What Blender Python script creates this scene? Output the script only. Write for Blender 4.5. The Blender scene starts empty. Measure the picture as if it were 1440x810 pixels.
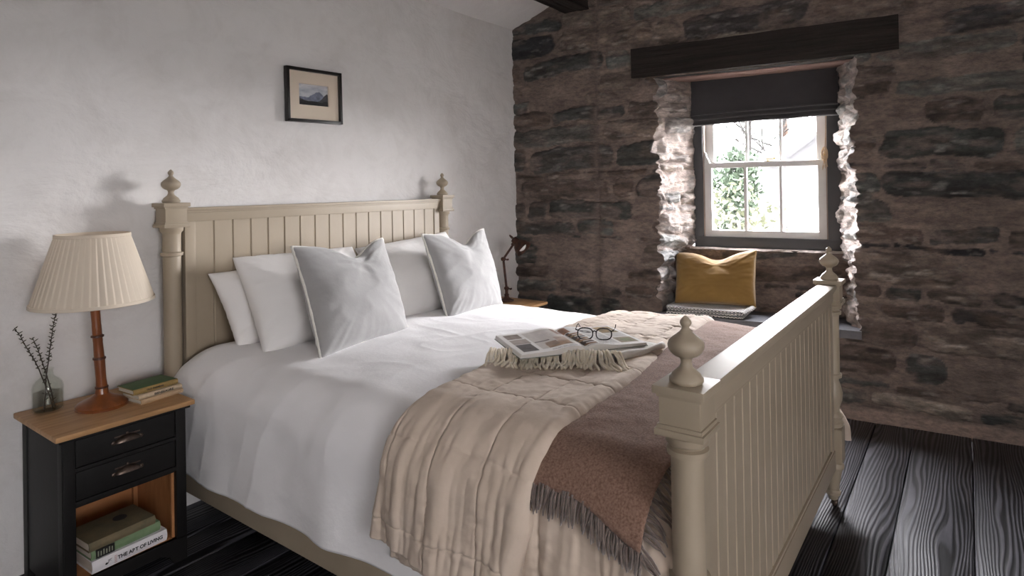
import bpy, bmesh, math, random
import numpy as np
from mathutils import Vector, Matrix, noise as mn

C = bpy.context.scene.collection
PI = math.pi
random.seed(7)
rng = np.random.default_rng(5)

# ------------------------------------------------------------------ helpers
def tag(o, label=None, cat=None, group=None, kind=None):
    if label: o['label'] = label
    if cat: o['category'] = cat
    if group: o['group'] = group
    if kind: o['kind'] = kind
    return o

def thing(name, label, cat, loc=(0, 0, 0), rz=0, group=None, kind=None):
    o = bpy.data.objects.new(name, None)
    C.objects.link(o)
    o.empty_display_size = .1
    o.location = loc
    o.rotation_euler = (0, 0, rz)
    return tag(o, label, cat, group, kind)

def link(name, me, mats=None, parent=None, smooth=True, angle=35):
    if mats is not None:
        for m in (mats if isinstance(mats, (list, tuple)) else [mats]):
            me.materials.append(m)
    if smooth and len(me.polygons):
        me.polygons.foreach_set('use_smooth', [True] * len(me.polygons))
        if angle: me.set_sharp_from_angle(angle=math.radians(angle))
    me.update()
    o = bpy.data.objects.new(name, me)
    C.objects.link(o)
    if parent is not None: o.parent = parent
    return o

class B:
    """collects shapes into one bmesh"""
    def __init__(s): s.bm = bmesh.new(); s.mi = 0
    def _mark(s, n0):
        s.bm.faces.ensure_lookup_table()
        for f in s.bm.faces[n0:]: f.material_index = s.mi
    def box(s, x0, x1, y0, y1, z0, z1, bev=0.0, M=None, seg=2):
        t = bmesh.new()
        vs = [t.verts.new(p) for p in ((x0,y0,z0),(x1,y0,z0),(x1,y1,z0),(x0,y1,z0),(x0,y0,z1),(x1,y0,z1),(x1,y1,z1),(x0,y1,z1))]
        for f in ((0,3,2,1),(4,5,6,7),(0,1,5,4),(1,2,6,5),(2,3,7,6),(3,0,4,7)): t.faces.new([vs[i] for i in f])
        if bev > 0: bmesh.ops.bevel(t, geom=t.edges[:], offset=bev, segments=seg, affect='EDGES', profile=.7)
        if M is not None: bmesh.ops.transform(t, matrix=M, verts=t.verts)
        s._merge(t); return s
    def _merge(s, t):
        t.verts.index_update(); t.verts.ensure_lookup_table()
        n0 = len(s.bm.faces); mp = {}
        for v in t.verts: mp[v.index] = s.bm.verts.new(v.co)
        for f in t.faces:
            try: s.bm.faces.new([mp[v.index] for v in f.verts])
            except ValueError: pass
        t.free(); s._mark(n0)
    def lathe(s, prof, c=(0, 0, 0), seg=40, M=None, mod=None):
        t = bmesh.new(); rings = []
        for z, r in prof:
            ring = []
            if r < 1e-5:
                ring = [t.verts.new((c[0], c[1], c[2] + z))] * seg
            else:
                for k in range(seg):
                    a = 2 * PI * k / seg; rr = r * (mod(a, z) if mod else 1)
                    ring.append(t.verts.new((c[0] + rr * math.cos(a), c[1] + rr * math.sin(a), c[2] + z)))
            rings.append(ring)
        for a, b in zip(rings, rings[1:]):
            for k in range(seg):
                q = [a[k], a[(k + 1) % seg], b[(k + 1) % seg], b[k]]
                u = []
                for v in q:
                    if v not in u: u.append(v)
                if len(u) >= 3:
                    try: t.faces.new(u)
                    except ValueError: pass
        t.verts.index_update()
        if M is not None: bmesh.ops.transform(t, matrix=M, verts=t.verts)
        s._merge(t); return s
    def tube(s, pts, r, seg=8, cap=True):
        t = bmesh.new(); pts = [Vector(p) for p in pts]; n = len(pts)
        rs = r if isinstance(r, (list, tuple)) else [r] * n
        rings = []; up = None
        for i, p in enumerate(pts):
            d = (pts[min(i + 1, n - 1)] - pts[max(i - 1, 0)])
            if d.length < 1e-9: d = Vector((0, 0, 1))
            d.normalize()
            if up is None: up = Vector((0, 0, 1)) if abs(d.z) < .9 else Vector((1, 0, 0))
            a = d.cross(up)
            if a.length < 1e-6: a = d.orthogonal()
            a.normalize(); b = d.cross(a).normalized(); up = -b if False else up
            rings.append([t.verts.new(p + a * (rs[i] * math.cos(2 * PI * k / seg)) + b * (rs[i] * math.sin(2 * PI * k / seg))) for k in range(seg)])
        for a, b in zip(rings, rings[1:]):
            for k in range(seg): t.faces.new((a[k], a[(k + 1) % seg], b[(k + 1) % seg], b[k]))
        if cap:
            t.faces.new(rings[0][::-1]); t.faces.new(rings[-1])
        t.verts.index_update(); s._merge(t); return s
    def poly_prism(s, poly, y0, y1, axis='y', bev=0):
        """poly in (x,z), extruded along y"""
        t = bmesh.new()
        f = {'y': lambda a, b, c: (a, c, b), 'x': lambda a, b, c: (c, a, b), 'z': lambda a, b, c: (a, b, c)}[axis]
        A = [t.verts.new(f(a, b, y0)) for a, b in poly]; D = [t.verts.new(f(a, b, y1)) for a, b in poly]
        n = len(poly)
        for k in range(n): t.faces.new((A[k], A[(k + 1) % n], D[(k + 1) % n], D[k]))
        t.faces.new(A[::-1]); t.faces.new(D)
        bmesh.ops.recalc_face_normals(t, faces=t.faces)
        if bev: bmesh.ops.bevel(t, geom=t.edges[:], offset=bev, segments=2, affect='EDGES')
        t.verts.index_update(); s._merge(t); return s
    def ball(s, c, rx, ry=None, rz=None, u=12, v=8, M=None):
        ry = ry or rx; rz = rz or rx; t = bmesh.new()
        bmesh.ops.create_uvsphere(t, u_segments=u, v_segments=v, radius=1)
        T = Matrix.Translation(c) @ (M or Matrix.Identity(4)) @ Matrix.Diagonal((rx, ry, rz, 1))
        bmesh.ops.transform(t, matrix=T, verts=t.verts); t.verts.index_update(); s._merge(t); return s
    def out(s, name, mats, parent=None, smooth=True, angle=35, weld=False, recalc=True):
        if weld: bmesh.ops.remove_doubles(s.bm, verts=s.bm.verts, dist=1e-5)
        if recalc: bmesh.ops.recalc_face_normals(s.bm, faces=s.bm.faces)
        me = bpy.data.meshes.new(name); s.bm.to_mesh(me); s.bm.free()
        return link(name, me, mats, parent, smooth, angle)

def grid_faces(n, m, off=0, flip=False):
    i = np.arange(n - 1)[:, None] * m + np.arange(m - 1)[None, :]
    q = np.stack([i, i + 1, i + m + 1, i + m], -1).reshape(-1, 4) + off
    return q[:, ::-1] if flip else q

def np_mesh(name, V, F):
    me = bpy.data.meshes.new(name)
    V = np.asarray(V, np.float32).reshape(-1, 3); F = np.asarray(F, np.int32)
    me.vertices.add(len(V)); me.vertices.foreach_set('co', V.ravel())
    k = F.shape[1]
    me.loops.add(F.size); me.loops.foreach_set('vertex_index', F.ravel())
    me.polygons.add(len(F)); me.polygons.foreach_set('loop_start', np.arange(0, F.size, k, dtype=np.int32))
    me.update(calc_edges=True); me.validate()
    return me

def set_col(me, col, name='Col'):
    a = me.color_attributes.new(name, 'FLOAT_COLOR', 'POINT')
    c = np.ones((len(me.vertices), 4), np.float32); c[:, :3] = np.asarray(col).reshape(-1, 3)
    a.data.foreach_set('color', c.ravel())

# ------- vector noise
_perm = np.random.default_rng(11).integers(0, 1 << 30, 4096)
def _h(ix, iy, iz, seed):
    k = (_perm[(ix & 4095)] + iy * 7919 + seed * 101) & 4095
    k = (_perm[k] + iz * 104729) & 4095
    return (_perm[k] & 0xFFFF) / 65535.0
def vn(x, y, z=0.0, seed=0):
    x, y, z = np.broadcast_arrays(np.asarray(x, float), np.asarray(y, float), np.asarray(z, float))
    ix, iy, iz = np.floor(x).astype(int), np.floor(y).astype(int), np.floor(z).astype(int)
    fx, fy, fz = x - ix, y - iy, z - iz
    fx, fy, fz = [t * t * t * (t * (t * 6 - 15) + 10) for t in (fx, fy, fz)]
    r = 0
    for a in (0, 1):
        for b in (0, 1):
            for c in (0, 1):
                r = r + _h(ix + a, iy + b, iz + c, seed) * (fx if a else 1 - fx) * (fy if b else 1 - fy) * (fz if c else 1 - fz)
    return r * 2 - 1
def fbm(x, y, z=0.0, seed=0, o=4, g=.5):
    r = 0; a = 1; t = 0
    for k in range(o):
        r = r + a * vn(np.asarray(x) * 2 ** k, np.asarray(y) * 2 ** k, np.asarray(z) * 2 ** k, seed + k); t += a; a *= g
    return r / t
def sst(a, b, x):
    t = np.clip((x - a) / (b - a), 0, 1); return t * t * (3 - 2 * t)

# ------------------------------------------------------------------ materials
def nt(name):
    m = bpy.data.materials.new(name); m.use_nodes = True; m.node_tree.nodes.clear()
    N = m.node_tree.nodes; L = m.node_tree.links
    out = N.new('ShaderNodeOutputMaterial'); p = N.new('ShaderNodeBsdfPrincipled'); L.new(p.outputs[0], out.inputs[0])
    return m, N, L, p, out
def noise_node(N, L, scale, detail=4, rough=.55, coord='Object', stretch=None, dist=0):
    tc = N.new('ShaderNodeTexCoord'); src = tc.outputs[coord]
    if stretch:
        mp = N.new('ShaderNodeMapping'); mp.inputs['Scale'].default_value = stretch; L.new(src, mp.inputs[0]); src = mp.outputs[0]
    n = N.new('ShaderNodeTexNoise'); n.inputs['Scale'].default_value = scale; n.inputs['Detail'].default_value = detail
    n.inputs['Roughness'].default_value = rough; n.inputs['Distortion'].default_value = dist
    L.new(src, n.inputs['Vector']); return n
def ramp(N, L, fac, stops):
    r = N.new('ShaderNodeValToRGB'); e = r.color_ramp.elements
    while len(e) < len(stops): e.new(.5)
    for i, (p, c) in enumerate(stops):
        e[i].position = p; e[i].color = (*c, 1) if len(c) == 3 else c
    L.new(fac, r.inputs[0]); return r
def mix(N, L, fac, a, b, mode='MIX'):
    m = N.new('ShaderNodeMix'); m.data_type = 'RGBA'; m.blend_type = mode
    for s, v in ((m.inputs[0], fac), (m.inputs[6], a), (m.inputs[7], b)):
        if hasattr(v, 'is_output') or isinstance(v, bpy.types.NodeSocket): L.new(v, s)
        elif isinstance(v, (int, float)): s.default_value = v
        else: s.default_value = (*v, 1)
    return m.outputs[2]
def bump(N, L, p, h, strength=.3, dist=.01, prev=None):
    b = N.new('ShaderNodeBump'); b.inputs['Strength'].default_value = strength; b.inputs['Distance'].default_value = dist
    L.new(h, b.inputs['Height'])
    if prev is not None: L.new(prev, b.inputs['Normal'])
    L.new(b.outputs[0], p.inputs['Normal']); return b.outputs[0]
def pm(name, c1, c2=None, rough=.5, metal=0, vs=6, bs=None, bst=.3, bd=.003, sheen=0, stretch=None, detail=4, coat=0, spec=.5, sub=0, attr=False):
    m, N, L, p, o = nt(name)
    p.inputs['Roughness'].default_value = rough; p.inputs['Metallic'].default_value = metal
    p.inputs['Specular IOR Level'].default_value = spec
    p.inputs['Base Color'].default_value = (*c1, 1)
    if sheen: p.inputs['Sheen Weight'].default_value = sheen; p.inputs['Sheen Roughness'].default_value = .6
    if coat: p.inputs['Coat Weight'].default_value = coat; p.inputs['Coat Roughness'].default_value = .2
    if c2 is not None:
        n = noise_node(N, L, vs, detail, .6, stretch=stretch)
        r = ramp(N, L, n.outputs[0], [(.3, c1), (.7, c2)]); L.new(r.outputs[0], p.inputs['Base Color'])
    if bs:
        n2 = noise_node(N, L, bs, 5, .6, stretch=stretch); bump(N, L, p, n2.outputs[0], bst, bd)
    return m
def attr_mat(name, rough=.6, bs=None, bst=.2, bd=.002, spec=.5, coat=0):
    m, N, L, p, o = nt(name); p.inputs['Roughness'].default_value = rough
    p.inputs['Specular IOR Level'].default_value = spec; p.inputs['Coat Weight'].default_value = coat
    a = N.new('ShaderNodeAttribute'); a.attribute_name = 'Col'; L.new(a.outputs['Color'], p.inputs['Base Color'])
    if bs: n2 = noise_node(N, L, bs, 5, .6); bump(N, L, p, n2.outputs[0], bst, bd)
    return m
def weave(name, c1, c2, scale=900, rough=.85, bst=.25, sheen=.2, mott=5):
    m, N, L, p, o = nt(name); p.inputs['Roughness'].default_value = rough; p.inputs['Sheen Weight'].default_value = sheen
    p.inputs['Specular IOR Level'].default_value = .25
    n = noise_node(N, L, mott, 3); r = ramp(N, L, n.outputs[0], [(.3, c1), (.7, c2)]); L.new(r.outputs[0], p.inputs['Base Color'])
    a = noise_node(N, L, scale, 2, .5); b = noise_node(N, L, 45, 4, .6)
    b1 = bump(N, L, p, a.outputs[0], bst, .001); bump(N, L, p, b.outputs[0], .18, .006, b1)
    return m

M = {}
M['paint'] = pm('bed_paint', (.315, .258, .187), (.345, .286, .212), .48, vs=4, bs=60, bst=.08, bd=.002)
M['paint_seam'] = M['paint']
M['cotton'] = weave('white_cotton', (.85, .835, .84), (.88, .87, .875), 700, .8, .1, .1)
M['pillow'] = weave('pillow_cotton', (.78, .76, .74), (.82, .80, .78), 700, .8, .1, .1)
M['velvet'] = weave('grey_cushion', (.31, .305, .30), (.36, .355, .35), 500, .85, .15, .5)
M['piping'] = pm('piping', (.80, .78, .73), (.7, .68, .62), .8, vs=90, bs=300, bst=.4)
M['linen'] = weave('linen', (.55, .45, .36), (.62, .515, .425), 800, .9, .3, .15, 7)
M['wool'] = weave('brown_wool', (.14, .078, .053), (.28, .175, .132), 240, 1, 1, .1, 200)
M['fringe_brown'] = pm('wool_fringe', (.10, .07, .055), (.17, .12, .10), 1, vs=90, bs=300, bst=.6, sheen=.5)
M['cream'] = weave('cream_wool', (.62, .59, .54), (.72, .69, .64), 260, .95, .6, .4, 40)
M['fringe_cream'] = pm('cream_fringe', (.84, .73, .55), (.92, .85, .72), .95, vs=60, bs=250, bst=.7, sheen=.3)
M['ochre'] = weave('ochre_cloth', (.17, .095, .022), (.23, .135, .035), 600, .85, .3, .4)
M['black_paint'] = pm('black_furniture_paint', (.0065, .0058, .0055), (.010, .009, .0088), .5, vs=12, bs=50, bst=.1, spec=.25)
M['oak'] = pm('oak_top', (.30, .15, .055), (.47, .27, .12), .5, vs=7, bs=30, bst=.15, stretch=(.6, 7, 7), coat=.1)
M['pine'] = pm('pine_inner', (.30, .12, .04), (.42, .19, .075), .5, vs=6, bs=30, bst=.1, stretch=(1, 6, 1))
M['brown_wood'] = pm('turned_wood', (.13, .034, .006), (.24, .070, .014), .28, vs=30, bs=60, bst=.08, stretch=(1, 1, .15), coat=.15)
M['dark_ring'] = pm('dark_wood_ring', (.05, .015, .006), (.07, .02, .01), .35, vs=30)
M['antique'] = pm('antique_metal', (.09, .065, .05), (.16, .12, .10), .38, .9, vs=60, bs=120, bst=.1)
M['rust'] = pm('rusty_metal', (.10, .042, .025), (.028, .017, .014), .55, .6, vs=45, bs=120, bst=.3)
M['black_frame'] = pm('black_frame', (.012, .011, .010), (.02, .018, .016), .35, vs=20)
M['mount'] = pm('cream_mount', (.82, .67, .54), (.86, .71, .58), .9, vs=3, bs=200, bst=.1)
M['dark_timber'] = pm('dark_timber', (.012, .0085, .007), (.03, .021, .017), .75, vs=14, bs=22, bst=1, bd=.02, stretch=(1, 1, 1), spec=.3)
M['slate'] = pm('slate_slab', (.06, .06, .066), (.10, .10, .11), .45, vs=6, bs=25, bst=.5, bd=.01)
M['window_black'] = pm('window_dark_paint', (.036, .036, .038), (.044, .044, .046), .45, vs=10, bs=80, bst=.05)
M['sash'] = pm('sash_paint', (.56, .55, .53), (.60, .59, .57), .45, vs=8, bs=80, bst=.05)
M['bead'] = pm('pink_bead', (.30, .24, .20), (.36, .29, .25), .7, vs=20, bs=80, bst=.1)
M['blind'] = weave('blind_cloth', (.032, .029, .031), (.042, .039, .041), 500, .9, .3, .3)
M['jute'] = pm('cord', (.42, .30, .19), (.5, .38, .25), .9, vs=100, bs=400, bst=.5)
M['brass'] = pm('brass', (.55, .38, .15), (.45, .3, .12), .35, .9, vs=40)
M['ceiling'] = pm('ceiling_plaster', (.72, .70, .69), (.78, .76, .75), .9, vs=3, bs=9, bst=.3, bd=.02)
M['white_plastic'] = pm('white_plastic', (.72, .70, .66), None, .4)
M['bulb'] = pm('bulb_glass', (.85, .85, .83), None, .15)
M['paper'] = pm('page_paper', (.55, .50, .42), (.66, .61, .53), .85, vs=20, stretch=(1, 1, 30), bs=200, bst=.3)
M['ink'] = pm('dark_ink', (.02, .02, .02), None, .6)
M['twig'] = pm('twig_bark', (.035, .022, .016), (.06, .04, .028), .7, vs=80)
M['bud'] = pm('bud_green', (.035, .04, .018), (.06, .045, .02), .6, vs=60)
M['spect'] = pm('black_spectacle', (.012, .01, .012), None, .2, coat=.5)

def glass_mat(name, ior=1.45, col=(1, 1, 1), rough=0):
    m, N, L, p, o = nt(name)
    p.inputs['Transmission Weight'].default_value = 1; p.inputs['IOR'].default_value = ior
    p.inputs['Roughness'].default_value = rough; p.inputs['Base Color'].default_value = (*col, 1); return m
M['glass'] = glass_mat('bottle_glass', 1.45, (.93, .95, .92))
M['water'] = glass_mat('water', 1.33, (.97, .98, .96))
def pane_mat(name, refl=.06):
    m, N, L, p, o = nt(name); N.remove(p)
    t = N.new('ShaderNodeBsdfTransparent'); t.inputs[0].default_value = (.97, .98, .98, 1)
    g = N.new('ShaderNodeBsdfGlossy'); g.inputs['Roughness'].default_value = .02
    x = N.new('ShaderNodeMixShader'); x.inputs[0].default_value = refl
    L.new(t.outputs[0], x.inputs[1]); L.new(g.outputs[0], x.inputs[2]); L.new(x.outputs[0], o.inputs[0]); return m
def thin_glass(name, tint, edge):
    m, N, L, p, o = nt(name); N.remove(p)
    t = N.new('ShaderNodeBsdfTransparent'); t.inputs[0].default_value = (*tint, 1)
    g = N.new('ShaderNodeBsdfGlossy'); g.inputs['Roughness'].default_value = .03
    lw = N.new('ShaderNodeLayerWeight'); lw.inputs[0].default_value = .5
    pw = N.new('ShaderNodeMath'); pw.operation = 'POWER'; pw.inputs[1].default_value = 3; L.new(lw.outputs['Facing'], pw.inputs[0])
    ml = N.new('ShaderNodeMath'); ml.operation = 'MULTIPLY_ADD'; ml.inputs[1].default_value = edge; ml.inputs[2].default_value = .03; L.new(pw.outputs[0], ml.inputs[0])
    x = N.new('ShaderNodeMixShader'); L.new(ml.outputs[0], x.inputs[0]); L.new(t.outputs[0], x.inputs[1]); L.new(g.outputs[0], x.inputs[2]); L.new(x.outputs[0], o.inputs[0]); return m
M['glass'] = thin_glass('bottle_glass', (.97, .98, .965), .35)
M['water'] = thin_glass('water', (.93, .945, .92), .15)
M['pane'] = pane_mat('window_glass')
M['lens'] = pane_mat('lens_glass', .03)

def plaster():
    m, N, L, p, o = nt('lime_plaster'); p.inputs['Roughness'].default_value = .92; p.inputs['Specular IOR Level'].default_value = .2
    a = noise_node(N, L, 1.3, 5, .6); b = noise_node(N, L, 5, 6, .7, dist=.6)
    c = ramp(N, L, a.outputs[0], [(.3, (.655, .635, .62)), (.7, (.73, .712, .70))])
    d = ramp(N, L, b.outputs[0], [(.28, (.87, .86, .85)), (.55, (1, 1, 1))])
    L.new(mix(N, L, .8, c.outputs[0], d.outputs[0], 'MULTIPLY'), p.inputs['Base Color'])
    e = noise_node(N, L, 3.2, 6, .55, dist=.5, stretch=(.8, 1, 1.2)); f = noise_node(N, L, 60, 4, .6)
    b1 = bump(N, L, p, e.outputs[0], .55, .05); bump(N, L, p, f.outputs[0], .15, .004, b1)
    return m
M['plaster'] = plaster()

def stone_mat():
    m, N, L, p, o = nt('rubble_stone')
    p.inputs['Roughness'].default_value = .8; p.inputs['Specular IOR Level'].default_value = .35
    a = N.new('ShaderNodeAttribute'); a.attribute_name = 'Col'
    n = noise_node(N, L, 26, 7, .72, stretch=(1, 1, 2.2)); r = ramp(N, L, n.outputs[0], [(.3, (.42, .42, .44)), (.5, (1, 1, 1)), (.72, (1.7, 1.6, 1.5))])
    L.new(mix(N, L, .7, a.outputs['Color'], r.outputs[0], 'MULTIPLY'), p.inputs['Base Color'])
    n1 = noise_node(N, L, 26, 8, .72, stretch=(1, 1, 2.6), dist=.4); n2 = noise_node(N, L, 140, 4, .6)
    b1 = bump(N, L, p, n1.outputs[0], 1, .017); bump(N, L, p, n2.outputs[0], .4, .004, b1)
    return m
M['stone'] = stone_mat()

def floor_mat():
    m, N, L, p, o = nt('ebonised_planks')
    tc = N.new('ShaderNodeTexCoord'); at = N.new('ShaderNodeAttribute'); at.attribute_name = 'Col'
    sep = N.new('ShaderNodeSeparateColor'); L.new(at.outputs['Color'], sep.inputs[0])
    # per plank offset
    off = N.new('ShaderNodeCombineXYZ')
    k = N.new('ShaderNodeMath'); k.operation = 'MULTIPLY'; k.inputs[1].default_value = 37; L.new(sep.outputs[0], k.inputs[0])
    L.new(k.outputs[0], off.inputs[2]); L.new(k.outputs[0], off.inputs[0])
    add = N.new('ShaderNodeVectorMath'); L.new(tc.outputs['Object'], add.inputs[0]); L.new(off.outputs[0], add.inputs[1])
    mp = N.new('ShaderNodeMapping'); mp.inputs['Scale'].default_value = (.8, 6.5, 1); L.new(add.outputs[0], mp.inputs[0])
    n = N.new('ShaderNodeTexNoise'); n.inputs['Scale'].default_value = 1.0; n.inputs['Detail'].default_value = 2.2; n.inputs['Roughness'].default_value = .42
    L.new(mp.outputs[0], n.inputs['Vector'])
    sx = N.new('ShaderNodeSeparateXYZ'); L.new(tc.outputs['Object'], sx.inputs[0])
    yy = N.new('ShaderNodeMath'); yy.operation = 'MULTIPLY'; yy.inputs[1].default_value = 480; L.new(sx.outputs[1], yy.inputs[0])
    nn = N.new('ShaderNodeMath'); nn.operation = 'MULTIPLY_ADD'; nn.inputs[1].default_value = 84; L.new(n.outputs[0], nn.inputs[0]); L.new(yy.outputs[0], nn.inputs[2])
    sn = N.new('ShaderNodeMath'); sn.operation = 'SINE'; L.new(nn.outputs[0], sn.inputs[0])
    mr = N.new('ShaderNodeMapRange'); mr.inputs[1].default_value = -1; mr.inputs[2].default_value = 1; L.new(sn.outputs[0], mr.inputs[0])
    fine = noise_node(N, L, 1, 5, .7, stretch=(14, 260, 1))
    h = N.new('ShaderNodeMath'); h.operation = 'MULTIPLY_ADD'; h.inputs[1].default_value = .5; L.new(fine.outputs[0], h.inputs[0]); L.new(mr.outputs[0], h.inputs[2])
    wear = noise_node(N, L, 3.0, 5, .65, stretch=(.7, 2, 1))
    wr = ramp(N, L, wear.outputs[0], [(.35, (.35, .35, .35)), (.7, (1, 1, 1))])
    c = ramp(N, L, h.outputs[0], [(.66, (.0045, .0042, .0048)), (1.0, (.095, .093, .104))])
    c2 = mix(N, L, 1.0, c.outputs[0], wr.outputs[0], 'MULTIPLY')
    L.new(c2, p.inputs['Base Color'])
    rr = ramp(N, L, h.outputs[0], [(.4, (.46, .46, .46)), (1.0, (.38, .38, .38))]); L.new(rr.outputs[0], p.inputs['Roughness'])
    p.inputs['Specular IOR Level'].default_value = .38
    b1 = bump(N, L, p, h.outputs[0], .6, .0018)
    return m
M['floor'] = floor_mat()

# ------------------------------------------------------------------ room frame
SA = .0851
XS, WY = 3.769, 2.7128
cc = math.hypot(1, SA)
RZ = math.atan2(-1, SA)
def PW(s, d, z):
    """point on the stone wall: s along it from the corner, d into it, z up"""
    return np.stack(np.broadcast_arrays(XS + SA / cc * s + d / cc, WY - s / cc + SA / cc * d, z), -1)

# floor: planks run along x, one mesh
def build_floor():
    seams = [2.85, 2.66, 2.45, 2.27, 2.05, 1.86, 1.62, 1.43, 1.22, 1.03, .82, .61, .423, .243, -.003, -.235, -.43, -.66, -.86, -1.1, -1.33, -1.55, -1.8, -2.05, -2.3, -2.55, -2.8, -3.05, -3.3]
    V = []; Fq = []; col = []
    for i, (a, b) in enumerate(zip(seams, seams[1:])):
        y1, y0 = a - .0025, b + .0025
        x0 = -1.75; cuts = [x0]
        if i not in (11, 12, 13, 14, 15):
            cuts += sorted(random.uniform(-1, 3.6) for _ in range(2))
        cuts.append(4.6)
        for p, q in zip(cuts, cuts[1:]):
            xa, xb = p + .0015, q - .0015; g = .003; dz = random.uniform(-.001, .001); n = len(V)
            V += [(xa, y0, -.02), (xb, y0, -.02), (xb, y1, -.02), (xa, y1, -.02),
                  (xa, y0, -g + dz), (xb, y0, -g + dz), (xb, y1, -g + dz), (xa, y1, -g + dz),
                  (xa + g, y0 + g, dz), (xb - g, y0 + g, dz), (xb - g, y1 - g, dz), (xa + g, y1 - g, dz)]
            for f in ((0, 1, 5, 4), (1, 2, 6, 5), (2, 3, 7, 6), (3, 0, 4, 7), (4, 5, 9, 8), (5, 6, 10, 9), (6, 7, 11, 10), (7, 4, 8, 11), (8, 9, 10, 11)):
                Fq.append([n + t for t in f])
            col += [(((i * 7 + len(V)) * .173) % 1,) * 3] * 12
    n = len(V)
    V += [(-1.8, -3.3, -.021), (4.6, -3.3, -.021), (4.6, 2.9, -.021), (-1.8, 2.9, -.021), (-1.8, -3.3, -.08), (4.6, -3.3, -.08), (4.6, 2.9, -.08), (-1.8, 2.9, -.08)]
    for f in ((0, 1, 2, 3), (7, 6, 5, 4), (0, 4, 5, 1), (1, 5, 6, 2), (2, 6, 7, 3), (3, 7, 4, 0)): Fq.append([n + t for t in f])
    col += [(0, 0, 0)] * 8
    me = np_mesh('floor', V, Fq); set_col(me, col)
    tag(link('floor', me, M['floor'], None, False), 'black stained wide board floor', None, kind='structure')
build_floor()

# headboard wall: plaster with a gently uneven face
def build_plaster_wall():
    X = np.linspace(-1.75, 3.95, 330); Z = np.linspace(-.02, 2.62, 160)
    x, z = np.meshgrid(X, Z, indexing='ij')
    y = WY - .012 + .010 * fbm(x * 1.1, z * 1.4, 0, 3, 4) + .004 * fbm(x * 5, z * 6, 0, 9, 3)
    n, m = x.shape
    V = np.stack([x, y, z], -1).reshape(-1, 3); Fq = grid_faces(n, m)
    k = len(V)
    V = np.vstack([V, [(-1.75, WY + .25, -.02), (3.95, WY + .25, -.02), (3.95, WY + .25, 2.62), (-1.75, WY + .25, 2.62)]])
    a, b, c, d = 0, (n - 1) * m, n * m - 1, m - 1
    Fq = np.vstack([Fq, [[k, k + 3, k + 2, k + 1], [a, b, k + 1, k], [b, c, k + 2, k + 1], [c, d, k + 3, k + 2], [d, a, k, k + 3]]])
    me = np_mesh('wall_headboard_side', V, Fq)
    tag(link('wall_left', me, M['plaster'], None, True, 50), 'white lime plastered wall behind the bed', None, kind='structure')
build_plaster_wall()

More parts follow.
